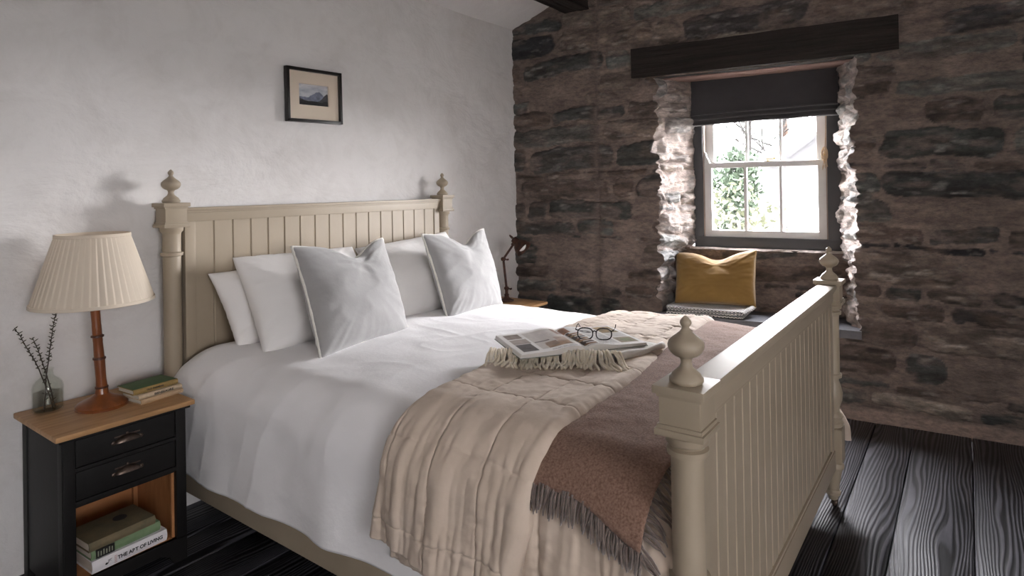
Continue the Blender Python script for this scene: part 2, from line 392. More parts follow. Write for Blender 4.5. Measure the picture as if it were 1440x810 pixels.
# ------- rubble stone field
PAL = np.array([(.034, .038, .037), (.045, .050, .046), (.070, .076, .070), (.026, .027, .030), (.085, .062, .050), (.12, .095, .078), (.070, .052, .043), (.050, .044, .040), (.20, .17, .14)])
PW_ = np.array([.15, .15, .14, .08, .12, .14, .08, .07, .07])
MORTAR = np.array([.172, .132, .112])
def stones(s, z, seed, hmin=.055, hmax=.19, lmin=.14, lmax=.60, relief=1.0, bare=.16):
    r = np.random.default_rng(seed)
    zw = z + .030 * vn(s * 1.4, z * .7, 0, seed) + .010 * vn(s * 5, z * 4, 0, seed + 1)
    sw = s + .020 * vn(s * 3, z * 7, 0, seed + 2)
    sh = s.shape; h = np.zeros(sh); col = np.zeros(sh + (3,)); col[:] = MORTAR
    mort = fbm(s * 7, z * 9, 0, seed + 5, 4)
    col *= (1 + .22 * mort)[..., None]
    h += .007 * mort + .010 * vn(s * 2.3, z * 4, 0, seed + 6)
    zz = -.1; k = 0
    while zz < 4.4:
        ch = r.uniform(hmin, hmax) * (1 if r.random() > .25 else .55)
        ss = -.3 + r.uniform(-.3, 0)
        mk = (zw >= zz - .02) & (zw < zz + ch + .02)
        any_ = mk.any()
        while ss < 5.4:
            ln = r.uniform(lmin, lmax) * (.6 + .8 * ch / hmax)
            e = 0 if r.random() < bare else r.uniform(.75, 1)
            ci = r.choice(len(PAL), p=PW_); tilt = r.uniform(-.1, .1); pr = r.uniform(.3, 1); shade = r.uniform(.8, 1.25); gap = r.uniform(.006, .02); sd = int(r.integers(1, 9999))
            skew = r.uniform(-.18, .18)
            if any_ and e > 0:
                q = mk & (sw > ss - .02) & (sw < ss + ln + .02)
                if q.any():
                    a = sw[q] - (ss + ln / 2); b = zw[q] - (zz + ch / 2) - skew * a * .35
                    hs, hz = ln / 2 - gap, ch / 2 - gap * .8
                    cr = min(hs, hz) * .75
                    dx = np.abs(a) - hs + cr; dz = np.abs(b) - hz + cr
                    sdv = np.hypot(np.maximum(dx, 0), np.maximum(dz, 0)) + np.minimum(np.maximum(dx, dz), 0) - cr
                    sdv = sdv + .020 * fbm(a * 12 + sd, b * 22, 0, 3, 4)
                    msk = sst(.002, -.005, sdv) * e
                    dome = sst(0, -.05, sdv)
                    st = fbm(a * 6 + sd, b * 60, 0, 4, 3)
                    hh = relief * (.014 * pr + .013 * dome * pr + tilt * b * .5) + .0035 * st * relief
                    cr_ = np.exp(-((sdv + .001) / .005) ** 2) * np.clip(.4 + 1.4 * vn(a * 8 + sd, b * 10, 0, 17), 0, 1); h[q] = h[q] * (1 - msk * .7) + msk * hh - .011 * cr_ * relief
                    cst = PAL[ci] * shade
                    mo = fbm(a * 7 + sd, b * 34, 0, 8, 5) * 1.5
                    cs = cst[None, :] * np.clip(1 + .75 * mo, .25, 3)[:, None] + np.maximum(fbm(a * 5 + sd, b * 9, 0, 21, 3) - .25, 0)[:, None] * np.array([.10, .06, .035])
                    mm = (msk * np.clip(1.05 + 1.5 * fbm(a * 7, b * 22 + sd, 0, 31, 4), .15, 1))[:, None]; cs = cs + (np.clip(fbm(a * 12 + sd, b * 45, 0, 41, 4) - .22, 0, 1) * .35)[:, None] * np.array([1, .95, .88])
                    col[q] = col[q] * (1 - mm) + cs * mm
            ss += ln
        zz += ch; k += 1
    h += (.003 * fbm(s * 28, z * 60, 0, seed + 9, 3) + .006 * (np.abs(fbm(s * 9, z * 26, 0, seed + 12, 3)) - .2)) * relief
    col *= (1 + .45 * fbm(s * 9, z * 26, 0, seed + 14, 4))[..., None]
    return h, np.clip(col, .01, 1)

OS0, OS1, OZ0, OZ1 = 1.065, 2.222, .50, 2.035      # opening in the face
DP = .36                                           # reveal depth
def back_s(z, left):
    if left: return 1.235 - .135 * (1 - sst(.80, .96, z))
    return 2.115 + .02 * (1 - sst(.80, .96, z))
def falloff(x, w=.05): return np.clip(1 - x / w, 0, 1) ** 1.5
def rev_disp(d, z, left):
    hh, c = stones(d + (7 if left else 11) * .37, z, 77 if left else 91, .07, .16, .10, .30, 1.5, .10)
    hh = hh * 1.0 + .018 * fbm(d * 6, z * 8, 0, 55 if left else 66, 3) + .030 * (.35 - np.abs(fbm(d * 8 + z * 3, z * 20 - d * 4, 0, 57 if left else 68, 2))) + .010 * (.3 - np.abs(fbm(d * 22, z * 46, 0, 59, 2)))
    return hh, c
def build_stone_wall():
    hi = .0085
    S = np.concatenate([np.arange(-.02, OS0, hi), [OS0], np.arange(OS0 + hi, OS1, hi), [OS1], np.arange(OS1 + hi, 3.45, hi), np.arange(3.5, 6.3, .06)])
    Z = np.concatenate([np.arange(-.02, OZ0, hi), [OZ0], np.arange(OZ0 + hi, OZ1, hi), [OZ1], np.arange(OZ1 + hi, 2.95, hi), np.arange(3.0, 4.3, .06)])
    s, z = np.meshgrid(S, Z, indexing='ij')
    h, col = stones(s, z, 21)
    # pier beside the plaster wall, with a plastered joint on its right
    w = .012 * vn(z * 2.5, z * 0, 0, 4); pier = sst(.665, .60, s + w)
    h = h + .030 * pier - .014 * np.exp(-((s + w - .655) / .022) ** 2)
    jm = np.exp(-((s + w - .655) / .028) ** 2)[..., None] * .8; col = col * (1 - jm) + MORTAR * .8 * jm
    pl = sst(.085, .06, z + .012 * vn(s * 3, s * 0, 0, 8))
    col = col * (1 - pl[..., None]) + np.array([.24, .18, .15]) * (1 + .15 * fbm(s * 9, z * 9, 0, 2, 3))[..., None] * pl[..., None]
    h = h * (1 - .7 * pl) + .018 * pl
    # edge bending around the opening
    inz = sst(OZ0 - .03, OZ0, z) * sst(OZ1 + .03, OZ1, z)
    hl, _ = rev_disp(np.zeros_like(Z), Z, True); hr, _ = rev_disp(np.zeros_like(Z), Z, False)
    ds = hl[None, :] * falloff(np.maximum(OS0 - s, 0)) * (s <= OS0) * inz - hr[None, :] * falloff(np.maximum(s - OS1, 0)) * (s >= OS1) * inz
    rnd = .012 * (falloff(np.maximum(OS0 - s, 0), .03) * (s <= OS0) + falloff(np.maximum(s - OS1, 0), .03) * (s >= OS1)) * inz
    P = PW(s + ds, -h + rnd, z)
    n, m = s.shape; F0 = grid_faces(n, m)
    sc = (S[:-1] + S[1:]) / 2; zc = (Z[:-1] + Z[1:]) / 2
    keep = ~(((sc[:, None] > OS0) & (sc[:, None] < OS1)) & ((zc[None, :] > OZ0) & (zc[None, :] < OZ1)))
    F0 = F0[keep.reshape(-1)]
    V = [P.reshape(-1, 3)]; Fs = [F0]; Cs = [col.reshape(-1, 3)]; off = n * m
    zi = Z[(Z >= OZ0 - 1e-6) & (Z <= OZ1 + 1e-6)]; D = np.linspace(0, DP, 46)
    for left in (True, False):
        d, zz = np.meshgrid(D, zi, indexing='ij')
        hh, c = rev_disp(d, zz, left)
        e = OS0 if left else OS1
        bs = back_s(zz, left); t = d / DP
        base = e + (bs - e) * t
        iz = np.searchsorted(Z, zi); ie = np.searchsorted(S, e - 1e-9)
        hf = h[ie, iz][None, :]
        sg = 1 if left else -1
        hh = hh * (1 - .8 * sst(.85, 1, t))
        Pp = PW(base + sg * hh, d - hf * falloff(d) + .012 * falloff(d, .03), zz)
        V.append(Pp.reshape(-1, 3)); Fs.append(grid_faces(*d.shape, off, True)); Cs.append((c * 1.3 + .10).reshape(-1, 3)); off += d.size  # reveal stone lightened: window light on it is put into the colour
    # panel under the window
    s2, z2 = np.meshgrid(np.arange(1.04, 2.2, .0085), np.arange(.46, .905, .0085), indexing='ij')
    h2, c2 = stones(s2, z2, 133, .07, .14, .15, .5, 1.0, .3)
    V.append(PW(s2, .305 - h2, z2).reshape(-1, 3)); Fs.append(grid_faces(*s2.shape, off)); Cs.append(c2.reshape(-1, 3)); off += s2.size
    # ledge on top of it
    s3, t3 = np.meshgrid(np.linspace(1.2, 2.14, 120), np.linspace(0, 1, 12), indexing='ij')
    zz3 = .906 + .004 * fbm(s3 * 12, t3 * 2, 0, 5, 3); d3 = .294 + .004 * vn(s3 * 18, t3, 0, 2) + t3 * .12
    zz3 = zz3 - .012 * (1 - np.clip(t3 / .1, 0, 1)) ** 2
    V.append(PW(s3, d3, zz3).reshape(-1, 3)); Fs.append(grid_faces(*s3.shape, off)); Cs.append(np.tile([.50, .44, .40], (s3.size, 1))); off += s3.size
    V = np.vstack(V); Fq = np.vstack(Fs); Cs = np.vstack(Cs)
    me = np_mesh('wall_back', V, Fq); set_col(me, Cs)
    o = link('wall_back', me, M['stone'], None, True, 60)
    tag(o, 'rough slate rubble wall around the window recess', None, kind='structure')
build_stone_wall()

def SWB(b, name, mats, parent=None, **k):
    """mesh built in (s, d, z) put on the stone wall"""
    o = b.out(name, mats, parent, **k)
    if parent is None: o.location = (XS, WY, 0); o.rotation_euler = (0, 0, RZ)
    return o

# outer skin of the stone wall keeps daylight to the window only
b = B()
b.box(-.4, 1.17, .42, .62, -.1, 4.3); b.box(2.19, 6.3, .42, .62, -.1, 4.3); b.box(1.17, 2.19, .42, .62, -.1, .86); b.box(1.17, 2.19, .42, .62, 2.06, 4.3)
tag(SWB(b, 'wall_outer', M['plaster']), None, kind='structure')

# other walls and the pitched ceiling
SL = .408
def plain(name, lo, hi, mat, holes=None):
    b = B(); b.box(*lo, *hi); return b
b = B()   # near wall (y=-3.2) with an opening added for fill light, x .5..2.1, z .85..2.15
NX0, NX1, NZ0, NZ1 = -1.5, .15, .9, 2.2
b.box(-1.8, NX0, -3.45, -3.2, -.05, 4.2); b.box(NX1, 4.9, -3.45, -3.2, -.05, 4.2); b.box(NX0, NX1, -3.45, -3.2, -.05, NZ0); b.box(NX0, NX1, -3.45, -3.2, NZ1, 4.2)
tag(b.out('wall_near', M['plaster']), None, kind='structure')
b = B(); b.box(-1.95, -1.7, -3.45, 2.95, -.05, 4.2)
tag(b.out('wall_right', M['plaster']), None, kind='structure')
def build_ceiling():
    b = B()
    y0 = WY + .25; z0 = 2.492 - SL * .25; ya = -.25; za = 2.492 + SL * (WY - ya); yb = -3.5; zb = za - SL * (ya - yb)
    b.poly_prism([(y0, z0), (ya, za), (yb, zb), (yb, zb + .12), (ya, za + .13), (y0, z0 + .12)], -1.95, 4.9, axis='x')
    tag(b.out('ceiling', M['ceiling']), 'white sloping plaster ceiling', None, kind='structure')
build_ceiling()

# unseen window added behind the camera to let in fill light
wn = thing('added_fill_window', None, None, ((NX0 + NX1) / 2, -3.36, NZ0), kind='structure')
b = B(); w = NX1 - NX0; hh = NZ1 - NZ0
b.box(-w / 2, -w / 2 + .06, 0, .08, 0, hh, .004); b.box(w / 2 - .06, w / 2, 0, .08, 0, hh, .004); b.box(-w / 2, w / 2, 0, .08, 0, .07, .004); b.box(-w / 2, w / 2, 0, .08, hh - .06, hh, .004)
for k in (-1, 0, 1): b.box(k * w / 4 - .012, k * w / 4 + .012, .02, .06, 0, hh)
b.box(-w / 2, w / 2, .02, .06, hh / 2 - .02, hh / 2 + .02)
b.out('frame', M['sash'], wn)
b = B(); b.box(-w / 2 + .05, w / 2 - .05, .038, .042, .06, hh - .05); b.out('pane', M['pane'], wn)

# lintel and purlin
def rough_beam(x0, x1, y0, y1, z0, z1, n=90, amp=.006, seed=1, bow=0.0):
    """squared timber along x with hewn uneven faces"""
    ring = []
    m = 10
    for (a, c) in (((y0, z0), (y1, z0)), ((y1, z0), (y1, z1)), ((y1, z1), (y0, z1)), ((y0, z1), (y0, z0))):
        for k in range(m): ring.append((a[0] + (c[0] - a[0]) * k / m, a[1] + (c[1] - a[1]) * k / m))
    ring = np.array(ring); cy, cz = (y0 + y1) / 2, (z0 + z1) / 2
    X = np.linspace(x0, x1, n); R = len(ring)
    xx = X[:, None] + 0 * ring[:, 0]; yy = ring[None, :, 0] + 0 * xx; zz = ring[None, :, 1] + 0 * xx
    ang = np.arctan2(zz - cz, yy - cy)
    d = amp * (fbm(xx * 5, np.cos(ang) * 2 + 5, np.sin(ang) * 2, seed, 4) + .6 * fbm(xx * 2, yy * 60, zz * 60, seed + 3, 2))
    yy = yy + d * np.cos(ang); zz = zz + d * np.sin(ang) + bow * (1 - ((xx - (x0 + x1) / 2) / ((x1 - x0) / 2)) ** 2)
    V = np.stack([xx, yy, zz], -1).reshape(-1, 3)
    F = []
    for i in range(n - 1):
        for k in range(R): F.append([i * R + k, i * R + (k + 1) % R, (i + 1) * R + (k + 1) % R, (i + 1) * R + k])
    bm = bmesh.new(); vs = [bm.verts.new(v) for v in V]
    for f in F: bm.faces.new([vs[i] for i in f])
    bm.faces.new([vs[k] for k in range(R)][::-1]); bm.faces.new([vs[(n - 1) * R + k] for k in range(R)])
    bmesh.ops.recalc_face_normals(bm, faces=bm.faces)
    me = bpy.data.meshes.new('beam'); bm.to_mesh(me); bm.free(); return me
def timber_mat(name, c1, c2, sc=(1.2, 26, 26)):
    m, N, L, p, o = nt(name); p.inputs['Roughness'].default_value = .8; p.inputs['Specular IOR Level'].default_value = .3
    n = noise_node(N, L, 1.6, 6, .65, stretch=sc, dist=.3); r = ramp(N, L, n.outputs[0], [(.3, c1), (.7, c2)]); L.new(r.outputs[0], p.inputs['Base Color'])
    bump(N, L, p, n.outputs[0], 1, .02); return m
M['timber'] = timber_mat('black_timber', (.009, .0065, .0055), (.028, .020, .016))
M['timber_red'] = timber_mat('red_timber', (.18, .10, .08), (.40, .27, .23))
o = link('trim_1', rough_beam(.925, 2.435, -.045, .14, 2.045, 2.235, 110, .007, 4, -.004), M['timber'], None, True, 40)
o.location = (XS, WY, 0); o.rotation_euler = (0, 0, RZ); tag(o, 'black hewn timber lintel over the window recess', None, kind='structure')
o = link('trim_2', rough_beam(1.0, 2.28, .10, .42, 2.035, 2.10, 80, .006, 9), M['timber_red'], None, True, 40)
o.location = (XS, WY, 0); o.rotation_euler = (0, 0, RZ); tag(o, 'reddish timber soffit board under the lintel', None, kind='structure')
o = link('trim_3', rough_beam(-1.8, 3.84, -.09, .09, -.10, .12, 120, .008, 14), M['timber'], None, True, 40)
o.location = (0, WY - .53, 2.655); o.rotation_euler = (-math.atan(SL) * 0, 0, 0); tag(o, 'dark roof purlin meeting the stone wall under the ceiling', None, kind='structure')
# slate seat of the recess
b = B()
t = rough_beam(1.05, 2.235, -.03, .36, .455, .50, 90, .003, 23)
o = link('trim_4', t, M['slate'], None, True, 40); o.location = (XS, WY, 0); o.rotation_euler = (0, 0, RZ)
tag(o, 'dark slate slab forming the window seat', None, kind='structure')

# ------------------------------------------------------------------ window 1
win = thing('window_1', 'black framed window with white sliding sashes', None, (XS, WY, 0), RZ, kind='structure')
FS0, FS1, FZ0, FZ1 = 1.225, 2.125, .905, 2.045
b = B(); d0, d1 = .335, .45
b.box(FS0, FS0 + .062, d0, d1, FZ0, FZ1, .003); b.box(FS1 - .075, FS1, d0, d1, FZ0, FZ1, .003)
b.box(FS0, FS1, d0 - .004, d1, FZ0, FZ0 + .07, .004); b.box(FS0, FS1, d0, d1, FZ1 - .07, FZ1, .003)
b.out('frame', M['window_black'], win)
b = B(); a0, a1 = FS0 + .062, FS1 - .075
b.box(a0, a0 + .008, d0 + .012, d1, FZ0 + .07, FZ1 - .07); b.box(a1 - .008, a1, d0 + .012, d1, FZ0 + .07, FZ1 - .07)
b.out('staff_bead', M['bead'], win)
def sash(name, s0, s1, z0, z1, dd, st, bot, top, horns):
    b = B(); t = .038
    b.box(s0, s0 + st, dd, dd + t, z0, z1, .003); b.box(s1 - st, s1, dd, dd + t, z0, z1, .003)
    b.box(s0, s1, dd, dd + t, z0, z0 + bot, .003); b.box(s0, s1, dd - .004, dd + t, z1 - top, z1, .003)
    wd = (s1 - s0 - 2 * st)
    for k in (1, 2):
        c = s0 + st + wd * k / 3; b.box(c - .010, c + .010, dd + .006, dd + t - .004, z0 + bot - .002, z1 - top + .002, .003)
    if horns:
        for s_, sg in ((s0, 1), (s1, -1)):
            b.poly_prism([(s_, z1 - .01), (s_ + sg * .036, z1 - .01), (s_ + sg * .032, z1 + .012), (s_ + sg * .014, z1 + .045), (s_ + sg * .009, z1 + .072), (s_, z1 + .078)], dd, dd + t, bev=.002)
    o = b.out(name, M['sash'], win)
    b = B()
    for k in range(3):
        c0 = s0 + st + wd * k / 3 + (.008 if k else -.004); c1 = s0 + st + wd * (k + 1) / 3 - (.008 if k < 2 else -.004)
        b.box(c0, c1, dd + .017, dd + .021, z0 + bot - .004, z1 - top + .004)
    b.out('pane', M['pane'], o)
    return o
sash('lower_sash', a0 + .008, a1 - .008, FZ0 + .07, 1.476, .352, .046, .045, .036, True)
sash('upper_sash', a0 + .008, a1 - .008, 1.447, FZ1 - .07, .395, .055, .036, .05, False)
b = B(); b.lathe([(0, .014), (.006, .014), (.008, .006), (.018, .006), (.02, 0)], (1.70, .37, 1.476), 16); b.box(1.675, 1.735, .362, .376, 1.487, 1.496, .003); b.ball((1.74, .369, 1.496), .010)
b.out('catch', M['brass'], win)

# roman blind
bl = thing('roman_blind', 'black roman blind drawn up at the top of the window', 'blind', (XS, WY, 0), RZ)
def blind_mesh():
    prof = [(.330, 2.035), (.300, 2.035), (.296, 2.02), (.297, 1.93), (.294, 1.85), (.288, 1.822), (.281, 1.812), (.284, 1.804), (.297, 1.803), (.299, 1.799), (.287, 1.792), (.280, 1.780), (.284, 1.772), (.298, 1.770), (.300, 1.766), (.289, 1.760), (.284, 1.748), (.287, 1.738), (.300, 1.733), (.312, 1.738), (.312, 1.80), (.316, 1.99), (.330, 2.03)]
    prof = np.array(prof); S = np.linspace(1.225, 2.118, 60)
    s = S[:, None] + 0 * prof[:, 0]
    dip = .010 * np.cos((s - 1.67) * 2.2) + .004 * vn(s * 6, prof[:, 1] * 8, 0, 3)
    low = sst(2.0, 1.80, prof[None, :, 1] + 0 * s)
    d = prof[None, :, 0] + .004 * vn(s * 5, prof[:, 1] * 20, 0, 7); z = prof[None, :, 1] + dip * low - .004 * low + .016 * low * (s - 1.67)
    V = np.stack([s, d, z], -1); n, m = s.shape
    bm = bmesh.new(); vs = [bm.verts.new(v) for v in V.reshape(-1, 3)]
    for i in range(n - 1):
        for k in range(m): bm.faces.new((vs[i * m + k], vs[i * m + (k + 1) % m], vs[(i + 1) * m + (k + 1) % m], vs[(i + 1) * m + k]))
    bm.faces.new(vs[:m]); bm.faces.new(vs[(n - 1) * m:][::-1]); bmesh.ops.recalc_face_normals(bm, faces=bm.faces)
    me = bpy.data.meshes.new('cloth'); bm.to_mesh(me); bm.free(); return me
link('cloth', blind_mesh(), M['blind'], bl, True, 50)
b = B(); b.box(1.225, 2.118, .300, .334, 2.004, 2.036, .003); b.out('headrail', M['window_black'], bl)
b = B(); b.tube([(2.052, .318, 1.76), (2.046, .322, 1.66), (2.040, .325, 1.545)], .0018, 6)
for k in range(9):
    a = k * .7; rr = .028 + .008 * math.sin(k * 2.1)
    b.tube([(2.038 + .018 * math.sin(t) * math.cos(a * .3), .318 + .006 * math.sin(t * 2 + a), 1.50 + rr * 1.3 * math.cos(t) + .012 * math.sin(a)) for t in np.linspace(0, 2 * PI, 14)], .0024, 5)
for k in range(3):
    b.tube([(2.036 + .006 * k, .318, 1.47), (2.028 + .012 * k, .314, 1.435), (2.026 + .014 * k, .318, 1.41 + .01 * k), (2.034 + .008 * k, .318, 1.44)], .002, 5)
b.out('cord', M['jute'], bl)
b = B(); b.box(2.032, 2.044, .326, .336, 1.49, 1.53, .002); b.box(2.033, 2.043, .312, .328, 1.50, 1.508, .002); b.out('cleat', M['brass'], bl)

# ------------------------------------------------------------------ bed
X0, X1, YH, YF = 1.2226, 2.8426, 2.612, .464
bed = thing('bed', 'double bed frame painted putty beige with turned posts and tongue and groove ends', 'bed', ((X0 + X1) / 2, (YH + YF) / 2, 0))
bx, by = bed.location.x, bed.location.y
FIN = [(0, .031), (.004, .034), (.010, .034), (.013, .030), (.018, .0285), (.023, .023), (.031, .0135), (.040, .0108), (.048, .012), (.052, .016), (.055, .024), (.061, .031), (.069, .0355), (.076, .0365), (.083, .0345), (.090, .028), (.097, .019), (.103, .012), (.108, .0082), (.112, .0072), (.115, .0095), (.120, .0115), (.125, .0108), (.130, .007), (.134, .003), (.136, 0)]
def post(x, y, zt, foot):
    b = B(); h = .0425; k = .053
    b.box(x - k, x + k, y - k, y + k, zt - .017, zt, .004); b.box(x - h - .004, x + h + .004, y - h - .004, y + h + .004, zt - .024, zt - .015, .003)
    b.box(x - h, x + h, y - h, y + h, zt - .10, zt - .02, .002)
    zb = zt - .10
    b.box(x - h - .004, x + h + .004, y - h - .004, y + h + .004, zb + .012, zb + .022, .003); b.box(x - .051, x + .051, y - .051, y + .051, zb, zb + .014, .004)
    low = [(.03, .018), (.045, .022), (.052, .029), (.062, .030), (.070, .024), (.085, .0245), (.14, .034), (.155, .037), (.162, .043), (.172, .044), (.18, .040), (.19, .036)]
    b.lathe(low, (x, y, 0), 36); b.box(x - .042, x + .042, y - .042, y + .042, .19, .33, .004)
    mid = [(.33, .036), (.337, .043), (.350, .044), (.356, .036), (.366, .039), (.376, .044), (.386, .038), (.392, .028), (.41, .031), (.44, .0405), (.47, .042), (.50, .036), (.52, .029), (.53, .029), (.533, .040), (.546, .041), (.550, .034)]
    a = zb
    if foot: top = [(.553, .0335), (a - .045, .0335), (a - .042, .041), (a - .030, .042), (a - .027, .034), (a - .022, .036), (a - .018, .043), (a - .004, .045), (a, .040)]
    else: top = [(.553, .0345), (a - .120, .0335), (a - .117, .0335), (a - .114, .0415), (a - .102, .0425), (a - .099, .034), (a - .03, .034), (a - .022, .036), (a - .014, .043), (a, .044)]
    b.lathe(mid + top, (x, y, 0), 36)
    Mt = Matrix.Translation((-bx, -by, 0)); bmesh.ops.transform(b.bm, matrix=Mt, verts=b.bm.verts)
    p = b.out('bed_post', M['paint'], bed, angle=38)
    f = B(); f.lathe(FIN, (x - bx, y - by, zt), 40); f.out('finial', M['paint'], p, angle=60)
    f = B(); cx_, cy_ = x - bx, y - by
    Mw = Matrix.Translation((cx_ + .004, cy_ - .006, .0145)) @ Matrix.Rotation(PI / 2, 4, 'X')
    f.lathe([(-.009, 0), (-.009, .0125), (-.006, .0145), (.006, .0145), (.009, .0125), (.009, 0)], (0, 0, 0), 20, M=Mw)
    f.box(cx_ - .008, cx_ + .014, cy_ - .018, cy_ - .0155, .010, .034, .001); f.box(cx_ - .008, cx_ + .014, cy_ + .0035, cy_ + .006, .010, .034, .001); f.lathe([(.026, .012), (.036, .012)], (cx_, cy_ - .003, 0), 14)
    f.out('castor', M['antique'], p)
post(X0, YH, 1.2919, False); post(X1, YH, 1.2919, False); post(X0, YF, .9329, True); post(X1, YF, .9329, True)
def board_panel(name, x0, x1, y, z0, z1, n, th=.018):
    b = B(); g = .0035; w = (x1 - x0) / n
    for k in range(n):
        a, c = x0 + k * w, x0 + (k + 1) * w
        P = [(a, y - th / 2 + .004), (a + .0012, y - th / 2 + .004), (a + .005, y - th / 2), (c - .005, y - th / 2), (c - .0012, y - th / 2 + .004), (c, y - th / 2 + .004),
             (c, y + th / 2 - .004), (c - .0012, y + th / 2 - .004), (c - .005, y + th / 2), (a + .005, y + th / 2), (a + .0012, y + th / 2 - .004), (a, y + th / 2 - .004)]
        b.poly_prism([(p[0] - bx, p[1] - by) for p in P], z0, z1, axis='z')
    o = b.out(name, M['paint'], bed, angle=20); return o
def rail(name, lst):
    b = B()
    for q in lst:
        b.box(q[0] - bx, q[1] - bx, q[2] - by, q[3] - by, q[4], q[5], q[6] if len(q) > 6 else .003)
    return b.out(name, M['paint'], bed)
board_panel('headboard_panel', X0 + .085, X1 - .085, YH, .30, 1.222, 17)
rail('headboard_frame', [(X0 + .04, X1 - .04, YH - .019, YH + .019, 1.212, 1.262), (X0 + .04, X1 - .04, YH - .028, YH + .028, 1.256, 1.270, .004), (X0 + .04, X1 - .04, YH - .023, YH + .023, 1.248, 1.258, .003),
                         (X0 + .046, X0 + .090, YH - .015, YH + .015, .28, 1.215), (X1 - .090, X1 - .046, YH - .015, YH + .015, .28, 1.215), (X0 + .03, X1 - .03, YH - .017, YH + .017, .20, .31)])
board_panel('footboard_panel', X0 + .085, X1 - .085, YF, .23, .86, 22)
rail('footboard_frame', [(X0 + .04, X1 - .04, YF - .020, YF + .020, .845, .90), (X0 + .04, X1 - .04, YF - .034, YF + .034, .897, .917, .006), (X0 + .04, X1 - .04, YF - .026, YF + .026, .886, .898, .004),
                         (X0 + .03, X0 + .090, YF - .015, YF + .015, .20, .85), (X1 - .090, X1 - .03, YF - .015, YF + .015, .20, .85), (X0 + .03, X1 - .03, YF - .019, YF + .019, .165, .245),
                         (X0 + .088, X1 - .088, YF - .016, YF + .016, .833, .847, .004), (X0 + .088, X1 - .088, YF - .016, YF + .016, .243, .255, .004)])
rail('side_rail', [(X0 - .013, X0 + .013, YF + .03, YH - .03, .155, .275)])
rail('side_rail', [(X1 - .013, X1 + .013, YF + .03, YH - .03, .155, .275)])
b = B()
for k in range(13): b.box(X0 + .01 - bx, X1 - .01 - bx, YF + .10 + k * .155 - by, YF + .19 + k * .155 - by, .20, .22, .003)
b.out('slat_base', M['pine'], bed)

# ------------------------------------------------------------------ bedding
XL, XR, RR, TT = 1.222, 2.845, .15, .677
AR = RR * PI / 2; TOPL = XR - XL - 2 * RR; WTOT = 2 * AR + TOPL
def bed_surf(w, y, off=0.0, flare=0.0):
    """w: arc length from the left shoulder, <0 hangs down the left side, >WTOT down the right"""
    w, y, off, flare = np.broadcast_arrays(*[np.asarray(t, float) for t in (w, y, off, flare)])
    th = np.clip(w / RR, 0, PI / 2); th2 = np.clip((w - AR - TOPL) / RR, 0, PI / 2)
    x = XL + RR * (1 - np.cos(th)) + np.clip(w - AR, 0, TOPL) + RR * np.sin(th2)
    z = TT - RR + RR * np.sin(th) - RR * (1 - np.cos(th2)) + np.minimum(w, 0) - np.maximum(w - WTOT, 0)
    nx = -np.cos(th) * (th2 <= 0) + np.sin(th2) * (th2 > 0); nz = np.sin(th) * (th2 <= 0) + np.cos(th2) * (th2 > 0)
    hang = np.maximum(-w, 0) + np.maximum(w - WTOT, 0)
    # crown of the mattress and rounding at foot and head
    u = np.clip((x - XL) / (XR - XL), 0, 1); z = z + .020 * np.sin(PI * u) * (hang <= 0)
    e = np.clip((.66 - y) / .15, 0, 1); e2 = np.clip((y - 2.44) / .16, 0, 1)
    drop = .09 * (1 - np.sqrt(np.clip(1 - e ** 2, 0, 1))) + .10 * (1 - np.sqrt(np.clip(1 - e2 ** 2, 0, 1)))
    z = z - drop * nz
    # shared large scale puffiness
    D = .012 * fbm(x * 2.2, y * 2.0, z * 1.5, 41, 3) + .006
    o = off + D
    return np.stack([x + nx * (o + flare * hang), y, z + nz * o], -1)
def sheet(name, w, y, P, mat, parent=None, thick=.004, label=None, cat=None, closed=False):
    n, m = w.shape
    me = np_mesh(name, P.reshape(-1, 3), grid_faces(n, m))
    o = link(name, me, mat, parent, True, 0)
    so = o.modifiers.new('thickness', 'SOLIDIFY'); so.thickness = thick; so.offset = 1
    return tag(o, label, cat)

# duvet
def build_duvet():
    W = np.linspace(-.285, WTOT + .285, 300); Y = np.linspace(.505, 2.585, 240)
    w, y = np.meshgrid(W, Y, indexing='ij')
    hang = np.clip(-w / .3, 0, 1) + np.clip((w - WTOT) / .3, 0, 1)
    f = fbm(y * 4.0, w * 1.0, 0, 61, 2); f2 = fbm(y * 2.2 + w * 2, w * 1.8 - y, 0, 63, 2)
    free = sst(1.40, 1.62, y)
    off = .004 + (.022 * hang * (.5 + f) + .008 * (f2 + .3) + .0035 * fbm(w * 7, y * 5, 0, 64, 2)) * free
    for k_, (fy, fw, am) in enumerate(((3.2, 2.0, .0045), (5.0, 4.5, .003), (9.0, 5.0, .0018))):
        rr_ = vn(y * fy + w * fw * .5, w * fw - y * .8, 0, 71 + k_); off = off + am * (1 - np.abs(rr_)) ** 4 * free
    head = sst(2.15, 2.5, y); off = off + .015 * head * sst(.25, .05, np.abs(w - .1)) 
    P = bed_surf(w, y, off, .02)
    # wavy lower hem, tucked slightly inwards
    P[..., 2] += np.where(w < 0, hang * .008 * vn(y * 3, y * 0, 0, 5), 0)
    return sheet('duvet', w, y, P, M['cotton'], None, .02, 'white cotton duvet covering the bed from pillows to footboard', 'duvet')
build_duvet()

